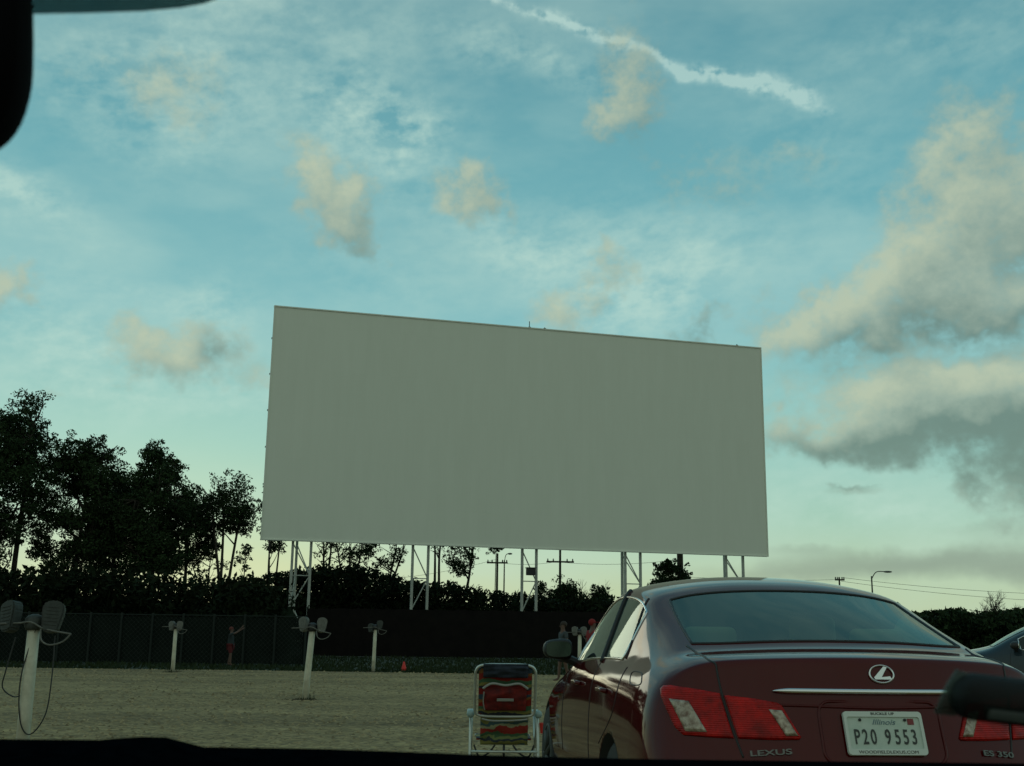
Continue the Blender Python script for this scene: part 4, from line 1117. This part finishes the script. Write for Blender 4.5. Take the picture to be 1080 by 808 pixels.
CAR0 = at(930, 774, 4.72); CAR0 = Vector((CAR0.x, CAR0.y, 0))
CM = Matrix.Translation(CAR0) @ Matrix.Rotation(YAW, 4, 'Z'); CI = CM.inverted()
def hit(px, py):
    o = CI @ CP; d = (CI.to_3x3() @ ray(px, py)).normalized(); h = BV.ray_cast(o, d)
    return h[0]
def hits(lst): return [(h.x, h.z) for h in (hit(*p) for p in lst) if h]
MT['gl'] = glass('tinted_glass', (.50, .66, .54)); MT['glside'] = glass('side_glass', (.5, .6, .54), 1.6)
MT['lens'] = mat('red_lens', (.60, .005, .002), .3, spec=.2, coat=.35, col2=(.20, .002, .001), vscale=14)
MT['lens'].node_tree.nodes['Principled BSDF'].inputs['Subsurface Weight'].default_value = 0
t_ = MT['lens'].node_tree; wv_ = t_.nodes.new('ShaderNodeTexWave'); wv_.bands_direction = 'Z'; wv_.inputs['Scale'].default_value = 38; wv_.inputs['Distortion'].default_value = .4
co_ = t_.nodes.new('ShaderNodeTexCoord'); t_.links.new(co_.outputs['Object'], wv_.inputs['Vector']); bp_ = t_.nodes.new('ShaderNodeBump'); bp_.inputs['Strength'].default_value = .5; bp_.inputs['Distance'].default_value = .004
t_.links.new(wv_.outputs[0], bp_.inputs['Height']); t_.links.new(bp_.outputs[0], t_.nodes['Principled BSDF'].inputs['Normal'])
MT['clear'] = mat('clear_lens', (.50, .43, .34), .25, .3, coat=.6, col2=(.16, .09, .06), vscale=38)
MT['seatm'] = mat('beige_seat', (.42, .40, .31), .8); MT['carpet'] = mat('carpet', (.04, .04, .038), .95)
MT['plate'] = mat('plate_white', (.56, .62, .55), .4, col2=(.46, .55, .47), vscale=14); MT['ink'] = mat('plate_ink', (.03, .035, .03), .5); MT['bluei'] = mat('plate_script', (.10, .17, .20), .5)
MT['pframe'] = mat('frame_white', (.62, .66, .60), .4); MT['sticker'] = mat('red_sticker', (.22, .03, .03), .5)
def build_car(root, pm, detailed):
    is_tr = lambda c: c.y < .46 and c.z > .74 and abs(c.x) < .60 + .06*max(0, (1.03-c.z)/.25) - (.10 if c.z < .95 and False else 0)
    def door(c, y0, y1): return abs(c.x) > .70 and .36 < c.z < 1.06 and y0 < c.y < y1 and not any((c.y-wy)**2+(c.z-.33)**2 < .40**2 for wy in WHEELS_Y)
    cat = {}
    for p in SHELL.polygons:
        c = p.center
        if p.material_index == 4: k = 'well%d%d' % (c.x > 0, c.y > 2.4)
        elif p.material_index == 1: k = 'rear_window'
        elif p.material_index == 3: k = 'windshield'
        elif p.material_index == 2: k = 'side_window_' + ('l' if c.x < 0 else 'r')
        elif is_tr(c): k = 'trunk_lid'
        elif c.y > 3.40 and c.z > .70 and abs(c.x) < .66: k = 'hood'
        elif door(c, .98, 1.70): k = 'rd_' + ('l' if c.x < 0 else 'r')
        elif door(c, 1.70, 2.76): k = 'fd_' + ('l' if c.x < 0 else 'r')
        else: k = 'body'
        cat[p.index] = k
    def mk(k, name, m): 
        return objm(name, sub_mesh(lambda p: cat[p.index] == k, name), m, root)
    body = mk('body', 'body', pm); trunk = mk('trunk_lid', 'trunk_lid', pm); mk('hood', 'hood', pm); [mk('well%d%d' % (i, j), 'wheel_well', MT['rubber']) for i in (0, 1) for j in (0, 1)]
    rw = mk('rear_window', 'rear_window', MT['gl']); ws = mk('windshield', 'windshield', MT['gl'])
    for win in (rw, ws):
        for lp in loops_of(win.data):
            b = bmesh.new(); tube(b, lp, .007, 6, closed=True); obj('window_trim', b, MT['black'], win, True)
    for s, sn in ((-1, 'l'), (1, 'r')):
        sw = mk('side_window_'+sn, 'side_window', MT['glside'])
        for lp in loops_of(sw.data):
            b = bmesh.new(); tube(b, lp, .0075, 6, closed=True); obj('window_trim', b, MT['chrome'], sw, True)
        for a, b_, rr in (((s*.84, 1.67, 1.01), (s*.64, 1.88, 1.40), .015), ((s*.81, 1.14, 1.04), (s*.665, 1.30, 1.345), .007)):
            surf_line([a, b_], rr, 'window_pillar', MT['black'], sw)
        for k, y in (('rd_', 1.22), ('fd_', 2.10)):
            d = mk(k+sn, 'door', pm)
            h, n, _, _ = BV.find_nearest(Vector((s*.9, y, .88)))
            b = bmesh.new(); o_ = h+n*.022
            tube(b, spline([h, o_+Vector((0, .02, 0)), o_+Vector((0, .09, .004)), o_+Vector((0, .17, 0)), h+Vector((0, .19, 0))], 4), [.012]*17, 8); obj('handle', b, pm, d, True)
        for ys in (1.00, 1.70, 2.76):
            z0 = .78 if ys == 1.00 else .36
            surf_line([(s*.92, ys+(.36 if ys == 1.00 else 0), .45 if ys != 1.00 else .62), (s*.92, ys, .8), (s*.83, ys-.02, 1.0)], .003, 'door_gap', MT['black'], body)
        # mirror
        mr = bmesh.new(); bmesh.ops.create_cube(mr, size=1)
        bmesh.ops.subdivide_edges(mr, edges=mr.edges[:], cuts=4, use_grid_fill=True)
        for v in mr.verts:
            q = v.co*2; l = (abs(q.x)**3+abs(q.y)**4+abs(q.z)**3)**.30
            q = q/l if l else q
            v.co = Vector((s*.955+q.x*.09, 2.66+q.y*.05 + (.025*(1-q.z*q.z) if q.y > 0 else 0), 1.062+q.z*.062*(1-.15*s*q.x)))
        bmesh.ops.recalc_face_normals(mr, faces=mr.faces)
        mo = obj('wing_mirror', mr, MT['black'], root, True)
        b = bmesh.new(); tube(b, [(s*.82, 2.67, .975), (s*.93, 2.67, 1.02)], .028, 8); obj('mirror_arm', b, MT['black'], mo)
        b = bmesh.new(); sup = [(math.copysign(abs(math.cos(a_))**.6, math.cos(a_))*.078, math.copysign(abs(math.sin(a_))**.6, math.sin(a_))*.047) for a_ in [2*math.pi*i_/32 for i_ in range(32)]]
        f_ = b.faces.new([b.verts.new((s*.955+x_, 2.604, 1.063+z_)) for x_, z_ in sup]); e_ = bmesh.ops.extrude_face_region(b, geom=[f_]); [setattr(v_.co, 'y', 2.612) for v_ in e_['geom'] if isinstance(v_, bmesh.types.BMVert)]; bmesh.ops.recalc_face_normals(b, faces=b.faces)
        obj('mirror_glass', b, MT['chrome'] if not detailed else MT['mirrorg'], mo)
        for wy in WHEELS_Y:
            wb = bmesh.new(); lathe(wb, [(.20, -.10), (.30, -.108), (.325, -.09), (.33, -.05), (.33, .05), (.325, .09), (.30, .108), (.20, .10)], 'x', 36, Vector((s*.785, wy, .33)))
            wh = obj('wheel', wb, MT['rubber'], root, True)
            rb = bmesh.new(); lathe(rb, [(.205, s*.02), (.21, s*.104), (.19, s*.108), (.18, s*.04)], 'x', 32, Vector((s*.785, wy, .33)))
            for k in range(7):
                a = 2*math.pi*k/7; c, sn_ = math.cos(a), math.sin(a)
                tube(rb, [(s*.885, wy+c*.03, .33+sn_*.03), (s*.88, wy+c*.19, .33+sn_*.19)], [.03, .018], 6)
            lathe(rb, [(.05, s*.07), (.045, s*.115), (.02, s*.118)], 'x', 16, Vector((s*.785, wy, .33)))
            obj('rim', rb, MT['greymetal'], wh, True)
    # interior
    b = bmesh.new(); box(b, -.60, .60, .46, .98, 1.005, 1.03, .006); obj('parcel_shelf', b, MT['carpet'], root)
    b = bmesh.new(); box(b, -.66, .66, .96, 1.13, .5, 1.06, .05); box(b, -.66, .66, 1.1, 1.6, .35, .52, .05); obj('rear_seat', b, MT['seatm'], root)
    for x in (-.42, .42):
        b = bmesh.new(); box(b, x-.13, x+.13, .97, 1.07, 1.04, 1.20, .035); obj('headrest', b, MT['seatm'], root, True)
        b = bmesh.new(); box(b, x-.24, x+.24, 1.90, 2.04, .45, 1.08, .05); box(b, x-.24, x+.24, 2.0, 2.5, .3, .5, .05); se = obj('front_seat', b, MT['seatm'], root, True)
        b = bmesh.new(); box(b, x-.13, x+.13, 1.88, 1.98, 1.10, 1.27, .035); obj('headrest', b, MT['seatm'], se, True)
    b = bmesh.new(); box(b, -.7, .7, 2.8, 3.1, .6, .95, .05); obj('dashboard', b, MT['carpet'], root)
    if not detailed:
        for s in (-1, 1):
            patch([(s*.55, .93), (s*.84, .93), (s*.86, .80), (s*.60, .80)], .008, 'taillight', MT['lens'], root)
            b = bmesh.new(); box(b, s*.55-.14, s*.55+.14, 4.42, 4.56, .55, .65, .03); obj('headlight', b, MT['clear'], root, True)
        return
    # ---- rear details
    outer = hits([(697.5, 727), (701, 723.5), (708, 723), (735, 727), (759, 731.5), (774, 779), (745, 777.5), (721, 775.5), (713, 768), (704, 750), (698, 735)])
    inner = hits([(764, 733.5), (795, 737), (819, 741.5), (824, 744), (835, 762), (845, 778), (843, 780.5), (812, 780.5), (779, 779)])
    w1 = hits([(707, 737.5), (727, 740), (746.5, 773), (724, 772)]); w2 = hits([(810.7, 749), (824, 750), (841.5, 777), (829, 777)])
    print('lamp', [tuple(round(a, 3) for a in p) for p in outer], inner, w1)
    for mi in (False, True):
        a = patch(outer, .010, 'taillight', MT['lens'], root, mirror=mi)
        patch(w1, .015, 'reversing_lens', MT['clear'], a, thick=.006, mirror=mi, drop=.001)
        a = patch(inner, .010, 'taillight', MT['lens'], trunk, mirror=mi)
        patch(w2, .015, 'reflector_lens', MT['clear'], a, thick=.006, mirror=mi, drop=.001)
        s = -1 if mi else 1
        sm = [hit(*p) for p in ((724, 681), (735, 688.5), (747, 696), (754.5, 700.5), (756, 707), (758.5, 720), (761.5, 732), (768, 755), (777, 781), (784, 799))]
        surf_line([Vector((s*p.x, p.y, p.z)) for p in sm if p], .0045, 'trunk_gap', MT['black'], trunk, 6)
    # chrome strip
    c0 = hit(930, 730); zc = c0.z
    b = bmesh.new(); rg_ = []
    for i in range(49):
        x = -.412+.824*i/48; e = 1-abs(x)/.412; hh_ = .0025+.0095*min(1, e*7)**.6; h, n = project_y(x, zc); n = n if n.y < 0 else -n; n = Vector((n.x, n.y, 0)).normalized()
        rg_.append([b.verts.new(h+n*o_+Vector((0, 0, z_*hh_))) for o_, z_ in ((-.004, -1), (.012, -.9), (.019, -.3), (.020, .2), (.013, .95), (-.004, 1))])
    for A_, B_ in zip(rg_, rg_[1:]):
        for k in range(5): b.faces.new((A_[k], A_[k+1], B_[k+1], B_[k]))
    b.faces.new(rg_[0]); b.faces.new(rg_[-1][::-1]); bmesh.ops.recalc_face_normals(b, faces=b.faces)
    obj('chrome_strip', b, MT['chrome'], trunk, True)
    surf_line([(-.44, -.05, zc-.02), (0, -.1, zc-.024), (.44, -.05, zc-.02)], .006, 'trunk_crease', pm, trunk)
    # frame of the number plate recess
    def onto(px, py, off=0): h = hit(px, py); return h
    # emblem
    e0 = hit(929, 711.5); h, n = project_y(e0.x, e0.z); n = n if n.y < 0 else -n
    zx = Vector((1, 0, 0)); zn = n.normalized(); zx = (zx-zn*zx.dot(zn)).normalized(); zu = zn.cross(zx)
    if zu.z < 0: zu = -zu
    FR = Matrix((zx, zu, zn)).transposed().to_4x4()
    emb = Matrix.Translation(h + zn*.006) @ FR
    b = bmesh.new(); ring = [Vector((.0505*math.cos(t), .0355*math.sin(t), 0)) for t in [2*math.pi*i/40 for i in range(40)]]
    tube(b, ring, .0038, 8, closed=True)
    # the hooked stroke inside the ring
    Ls = [(.012, .031), (.026, .028), (-.002, -.013), (.034, -.009), (.041, -.022), (-.030, -.022), (-.034, -.014)]
    vs = [b.verts.new((x, y, .003)) for x, y in Ls]; f = b.faces.new(vs)
    ex = bmesh.ops.extrude_face_region(b, geom=[f])
    for v in ex['geom']:
        if isinstance(v, bmesh.types.BMVert): v.co.z -= .006
    bmesh.ops.recalc_face_normals(b, faces=b.faces); b.transform(emb); obj('emblem', b, MT['chrome'], trunk, False)
    # plate
    pc = hit(932, 774.5); h, n = project_y(pc.x, pc.z); n = n if n.y < 0 else -n
    top, _ = project_y(pc.x, pc.z+.07); bot, _ = project_y(pc.x, pc.z-.07)
    zu = (top-bot).normalized(); zx = Vector((1, 0, 0)); zn = zx.cross(zu).normalized()
    if zn.y > 0: zn = -zn
    zx = zu.cross(zn)
    PF = Matrix.Translation(h+zn*.014) @ Matrix((zx, zu, zn)).transposed().to_4x4()
    def rr(w_, h_, r_, n_=6):
        o = []
        for cx, cy, a0 in ((w_/2-r_, h_/2-r_, 0), (-w_/2+r_, h_/2-r_, 90), (-w_/2+r_, -h_/2+r_, 180), (w_/2-r_, -h_/2+r_, 270)):
            for i in range(n_+1): a = R(a0+90*i/n_); o.append((cx+r_*math.cos(a), cy+r_*math.sin(a)))
        return o
    b = bmesh.new(); f = b.faces.new([b.verts.new((x, y, 0)) for x, y in rr(.305, .152, .012)])
    ex = bmesh.ops.extrude_face_region(b, geom=[f]); [setattr(v.co, 'z', -.003) for v in ex['geom'] if isinstance(v, bmesh.types.BMVert)]
    bmesh.ops.recalc_face_normals(b, faces=b.faces); b.transform(PF); pl = obj('license_plate', b, MT['plate'], root)
    b = bmesh.new(); O = rr(.322, .170, .014); I = [(x, y*.98-.002+.003) for x, y in rr(.298, .128, .008)]
    vo = [b.verts.new((x, y, .006)) for x, y in O]; vi = [b.verts.new((x, y, .006)) for x, y in I]; vb = [b.verts.new((x*1.01, y*1.01, -.006)) for x, y in O]; vj = [b.verts.new((x, y, -.0)) for x, y in I]
    k = len(O)
    for i in range(k):
        j = (i+1) % k; b.faces.new((vo[i], vo[j], vi[j], vi[i])); b.faces.new((vb[i], vb[j], vo[j], vo[i])); b.faces.new((vi[i], vi[j], vj[j], vj[i]))
    bmesh.ops.recalc_face_normals(b, faces=b.faces); b.transform(PF); pf = obj('plate_frame', b, MT['pframe'], pl)
    def lett(s, size, x, y, z, m, par, name='lettering', **kw):
        me = text_mesh(s, size, **kw); me.transform(PF @ Matrix.Translation((x, y, z))); return objm(name, me, m, par)
    for ch_, x in zip('P20 9553', (-.120, -.087, -.053, 0, .006, .045, .079, .113)):
        if ch_ != ' ': lett(ch_, .082, x+.004, -.017, .0015, MT['ink'], pl, name='plate_character', ext=.0012, bold=.0009, sx=.60)
    lett('Illinois', .030, .0, .043, .0012, MT['bluei'], pl, ext=.0006, shear=.35, sx=1.25)
    lett('BUCKLE UP', .014, -.0, .0755, .0066, MT['ink'], pf, ext=.0006, sx=1.35, bold=.0002)
    lett('WOODFIELDLEXUS.COM', .017, 0, -.0745, .0066, MT['ink'], pf, ext=.0006, sx=1.27, bold=.0)
    b = bmesh.new(); box(b, .10, .126, .034, .058, .001, .002); b.transform(PF); obj('sticker', b, MT['sticker'], pl)
    b = bmesh.new()
    for x in (-.095, .09): lathe(b, [(.006, 0), (.006, .004), (.003, .006)], seg=10, off=Vector((x, .052, .001)))
    b.transform(PF); obj('bolt', b, MT['black'], pl)
    # recess outline and lettering badges
    cx, cz = pc.x, pc.z
    rec = [(cx+x, cz+.004+z) for x, z in rr(.50, .235, .05, 8)]
    lp = [project_y(x, z)[0] for x, z in rec]; b = bmesh.new(); tube(b, lp, .0065, 6, closed=True); obj('recess_edge', b, pm, trunk, True)
    for (px, py, s, wd) in ((813, 794.5, 'LEXUS', .165), (1052, 796, 'ES 350', .15)):
        q = hit(px, py)
        if q is None: continue
        h, n = project_y(q.x, q.z); n = n if n.y < 0 else -n; zx = Vector((1, 0, 0)); zx = (zx-n*zx.dot(n)).normalized(); zu = zx.cross(n); zu = zu if zu.z > 0 else -zu
        me = text_mesh(s, .030, .002, .0006); ww = max(v.co.x for v in me.vertices)*2; me.transform(Matrix.Diagonal((wd/ww, 1, 1, 1)))
        me.transform(Matrix.Translation(h+n*.006) @ Matrix((zx, zu, n)).transposed().to_4x4()); objm('badge', me, MT['badgem'], trunk)
    # fuel door
    q = [hit(*p) for p in ((667, 709), (676, 709.5), (677, 714), (675, 722), (665, 721))]
    if all(q): surf_line(q, .003, 'fuel_door_gap', MT['black'], body, 5, closed=True)
MT['badgem'] = mat('dull_chrome', (.16, .16, .15), .4, .6)
MT['mirrorg'] = mat('mirror_glass', (.06, .085, .068), .15, .9)
MT['redpaint'] = paint('dark_red_paint', (.078, .0012, .0016), .1)
car = empty('red_sedan', CAR0, YAW, label='glossy dark red sedan parked ahead on the gravel, seen from behind', cat='car')
build_car(car, MT['redpaint'], True)
MT['bluepaint'] = paint('blue_grey_paint', (.03, .045, .055))
p = at(1044, 688, 19)
car2 = empty('blue_sedan', (p.x+2.73, 17.4, 0), R(60), label='dark blue-grey sedan cut off by the right edge, beyond the red sedan', cat='car')
build_car(car2, MT['bluepaint'], False)

# ------------------------------------------------------------------ the car the photo is taken from
own = empty('black_car', (0, .8, 0), 0, label='black car the photo is taken from, its dashboard along the bottom edge', cat='car')
MT['dash'] = mat('dash_vinyl', (.0015, .0025, .0035), .95, spec=.0, var=.4, vscale=60, bump=.3, bscale=400)
MT['dashedge'] = mat('dash_dark', (.004, .004, .005), .9, spec=.1)
def rel(v): return Vector(v) - Vector((0, .8, 0))
prof_px = [(-260, 776), (-120, 779), (0, 779.5), (60, 780), (105, 780.5), (125, 778.5), (150, 777), (175, 778), (195, 783), (215, 787.5), (260, 788.5), (340, 790), (430, 793), (520, 796.5), (600, 799), (720, 801), (860, 803), (1080, 805), (1240, 806)]
b = bmesh.new(); rows = []
for fy, dz in ((1.02, -.30), (.98, -.02), (.965, -.004), (.95, .0), (.92, .0005), (.88, -.004), (.78, -.016), (.66, -.035), (.52, -.07), (.46, -.12), (.45, -.35)):
    row = []
    for px, py in prof_px:
        e = at(px, py, .95)
        wob = .0008*noise.noise(Vector((px*.03, fy*20, 0)))
        row.append(b.verts.new(rel((e.x, fy, e.z+dz+wob))))
    rows.append(row)
for a, c in zip(rows, rows[1:]):
    for i in range(len(a)-1): b.faces.new((a[i], a[i+1], c[i+1], c[i]))
bmesh.ops.recalc_face_normals(b, faces=b.faces)
obj('dashboard', b, MT['dash'], own, True)
# body of the same car round the cabin: hood ahead of the glass, roof, doors and tail behind the camera
MT['ownp'] = paint('black_paint', (.012, .013, .015), .2)
XC = -.32
def shellgrid(rows_, name, m, par=None):
    b = bmesh.new(); g_ = [[b.verts.new(rel((XC+x, y, z))) for x, y, z in r] for r in rows_]
    for a, c in zip(g_, g_[1:]):
        for i in range(len(a)-1): b.faces.new((a[i], a[i+1], c[i+1], c[i]))
    bmesh.ops.recalc_face_normals(b, faces=b.faces)
    o = obj(name, b, m, par or own, True); md = o.modifiers.new('t', 'SOLIDIFY'); md.thickness = .03; md.offset = 0
    return o
xs = [i/8 for i in range(-8, 9)]
shellgrid([[(x*.80, y - .25*abs(x)**3*k, z - .05*x*x) for x in xs] for y, z, k in ((1.08, .90, .4), (1.4, .885, .5), (1.8, .84, .7), (2.15, .78, .9), (2.32, .70, 1), (2.40, .60, 1))], 'hood', MT['ownp'])
shellgrid([[(x*.80, y - .25*abs(x)**3, z) for x in xs] for y, z in ((2.41, .58), (2.46, .50), (2.46, .34), (2.40, .24))], 'bumper', MT['ownp'])
shellgrid([[(x*(.60+.06*min(1, (.45-y))), y, z - .05*x*x) for x in xs] for y, z in ((.22, 1.44), (.0, 1.475), (-.6, 1.50), (-1.2, 1.48), (-1.7, 1.42))], 'roof', MT['ownp'])
shellgrid([[(x*.66, y, z - .03*x*x) for x in xs] for y, z in ((-1.72, 1.40), (-2.1, 1.15), (-2.3, 1.02), (-2.42, .9), (-2.45, .5), (-2.4, .3))], 'tail_panel', MT['ownp'])
for s in (-1, 1):
    shellgrid([[(s*x, y, z) for y in (1.02, .5, 0, -.6, -1.2, -1.8, -2.3)] for x, z in ((.80, .96), (.86, .85), (.88, .6), (.86, .3))], 'door', MT['ownp'])
    shellgrid([[(s*(.80-.04*abs(y-1.7)), y, z) for y in (1.02, 1.25, 1.42, 1.98, 2.15, 2.36)] for z in (.84, .72)], 'fender', MT['ownp'])
    b = bmesh.new(); tube(b, [rel((XC+s*.80, 1.02, .95)), rel((XC+s*.72, .62, 1.2)), rel((XC+s*.62, .22, 1.42))], .03, 8); tube(b, [rel((XC+s*.84, -.35, .95)), rel((XC+s*.64, -.4, 1.46))], .04, 8); obj('pillar', b, MT['black'], own, True)
    for wy in (1.70, -1.25):
        wb = bmesh.new(); lathe(wb, [(.20, -.10), (.30, -.108), (.325, -.09), (.33, -.05), (.33, .05), (.325, .09), (.30, .108), (.20, .10)], 'x', 32, rel((XC+s*.78, wy, .33))); obj('wheel', wb, MT['rubber'], own, True)
b = bmesh.new(); box(b, XC-.85, XC+.85, -3.15, .15, .28, .34); obj('floor', b, MT['carpet'], own)
b = bmesh.new()
for cx in (-.38, .32): box(b, XC+cx-.24, XC+cx+.24, -1.62, -1.48, .5, 1.1, .05); box(b, XC+cx-.24, XC+cx+.24, -1.5, -.95, .35, .5, .05)
obj('front_seat', b, MT['carpet'], own)
# rear-view mirror
b = bmesh.new(); c = at(-86, 34, .42)
pts = []
for i in range(48):
    t = 2*math.pi*i/48; cs, sn = math.cos(t), math.sin(t)
    pts.append((math.copysign(abs(cs)**.55, cs)*.0425, math.copysign(abs(sn)**.72, sn)*.050))
fr = [b.verts.new(rel(c+rt*x*1.0+up*y - fw*.006)) for x, y in pts]; fm = [b.verts.new(rel(c+rt*x*1.0+up*y+fw*.010)) for x, y in pts]; bk = [b.verts.new(rel(c+rt*x*.8+up*y*.75+fw*.03)) for x, y in pts]
b.faces.new(fr)
for A_, B_ in ((fr, fm), (fm, bk)):
    for i in range(48): b.faces.new((A_[i], B_[i], B_[(i+1) % 48], A_[(i+1) % 48]))
b.faces.new(bk[::-1]); bmesh.ops.recalc_face_normals(b, faces=b.faces)
mir = obj('rear_view_mirror', b, MT['dashedge'], own, True)
b = bmesh.new(); tube(b, [rel(c+fw*.02), rel(c+fw*.09+up*.06)], .009, 10); obj('mirror_stem', b, MT['black'], mir)
# dotted ceramic band at the top of the glass
m, t, bs = nodes_of('dotted_band'); bs.inputs['Base Color'].default_value = (.002, .004, .004, 1); bs.inputs['Roughness'].default_value = .9; bs.inputs['Specular IOR Level'].default_value = 0
co = t.nodes.new('ShaderNodeTexCoord'); mp = t.nodes.new('ShaderNodeMapping'); mp.inputs['Rotation'].default_value = (0, 0, R(45)); mp.inputs['Scale'].default_value = (800, 800, 800)
t.links.new(co.outputs['UV'], mp.inputs[0]); vo = t.nodes.new('ShaderNodeTexVoronoi'); vo.inputs['Randomness'].default_value = 0; vo.inputs['Scale'].default_value = 1
vo.voronoi_dimensions = '2D'; t.links.new(mp.outputs[0], vo.inputs['Vector'])
lt = t.nodes.new('ShaderNodeMath'); lt.operation = 'LESS_THAN'; lt.inputs[1].default_value = .21; t.links.new(vo.outputs['Distance'], lt.inputs[0])
tr = t.nodes.new('ShaderNodeBsdfTransparent'); tr.inputs[0].default_value = (.35, .6, .6, 1); mx = t.nodes.new('ShaderNodeMixShader')
t.links.new(lt.outputs[0], mx.inputs[0]); t.links.new(bs.outputs[0], mx.inputs[1]); t.links.new(tr.outputs[0], mx.inputs[2]); t.links.new(mx.outputs[0], t.nodes['Material Output'].inputs[0])
MT['frit'] = m
b = bmesh.new(); uvl = b.loops.layers.uv.new('UVMap'); lo = [(-200, 22), (-60, 20), (30, 15), (90, 14), (150, 12), (190, 8.5), (215, 4), (232, -2), (300, -14), (420, -22)]
Dg = .55; u0 = []
for px, py in lo:
    tp = CP + ray(px, py)*Dg; q = CP + ray(px, -70)*Dg*.97
    u0.append((b.verts.new(rel(tp)), b.verts.new(rel(q)), b.verts.new(rel(q+fw*.004)), b.verts.new(rel(tp+fw*.004)), tp, q))
for a, c_ in zip(u0, u0[1:]):
    for i, j in ((0, 1), (2, 3)):
        f = b.faces.new((a[i], c_[i], c_[j], a[j]))
        if i == 0:
            for l in f.loops: l[uvl].uv = (l.vert.co.dot(rt), l.vert.co.dot(up))
        else: b.faces.remove(f)
obj('dotted_glass_band', b, m, own)
# gadget shapes added in place of a soft dark windshield reflection
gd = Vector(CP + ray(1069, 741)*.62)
m, t, bs = nodes_of('smoky_reflection'); bs.inputs['Base Color'].default_value = (.006, .008, .008, 1); bs.inputs['Roughness'].default_value = .7
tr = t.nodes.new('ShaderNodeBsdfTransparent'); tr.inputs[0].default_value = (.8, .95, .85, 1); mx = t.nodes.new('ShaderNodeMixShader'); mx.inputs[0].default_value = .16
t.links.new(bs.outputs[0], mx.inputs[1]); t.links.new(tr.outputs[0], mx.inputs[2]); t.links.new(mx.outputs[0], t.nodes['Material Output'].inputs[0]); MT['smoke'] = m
m2_ = m.copy(); m2_.name = 'clear_grey_reflection'; n_ = m2_.node_tree.nodes; n_['Mix Shader'].inputs[0].default_value = .45; n_['Principled BSDF'].inputs['Base Color'].default_value = (.10, .12, .105, 1); MT['grey_refl'] = m2_
wrefl = empty('windshield_reflection', gd, 0, label='dark rounded windshield reflection with a grey strip, built solid, low at the right edge', cat='reflection')
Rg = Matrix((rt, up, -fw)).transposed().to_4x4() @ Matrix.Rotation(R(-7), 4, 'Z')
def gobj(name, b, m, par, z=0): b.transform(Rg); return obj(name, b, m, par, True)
b = bmesh.new(); box(b, -.031, .055, -.0110, .0115, -.013, .011, .0108); gb = gobj('case', b, MT['smoke'], wrefl)
b = bmesh.new(); box(b, -.016, .053, -.0072, -.0018, .0045, .0108, .001); MT['gstrip'] = mat('grey_strip', (.10, .115, .105), .5); gobj('strip', b, MT['gstrip'], wrefl)
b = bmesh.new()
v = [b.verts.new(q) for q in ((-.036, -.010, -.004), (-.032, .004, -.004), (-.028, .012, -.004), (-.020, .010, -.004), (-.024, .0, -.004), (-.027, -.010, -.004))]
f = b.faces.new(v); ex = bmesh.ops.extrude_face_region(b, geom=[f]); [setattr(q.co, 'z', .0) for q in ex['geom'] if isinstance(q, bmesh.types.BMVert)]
bmesh.ops.recalc_face_normals(b, faces=b.faces); gobj('clip', b, MT['grey_refl'], wrefl)  # pale left edge of the windshield reflection, added as a thin plate
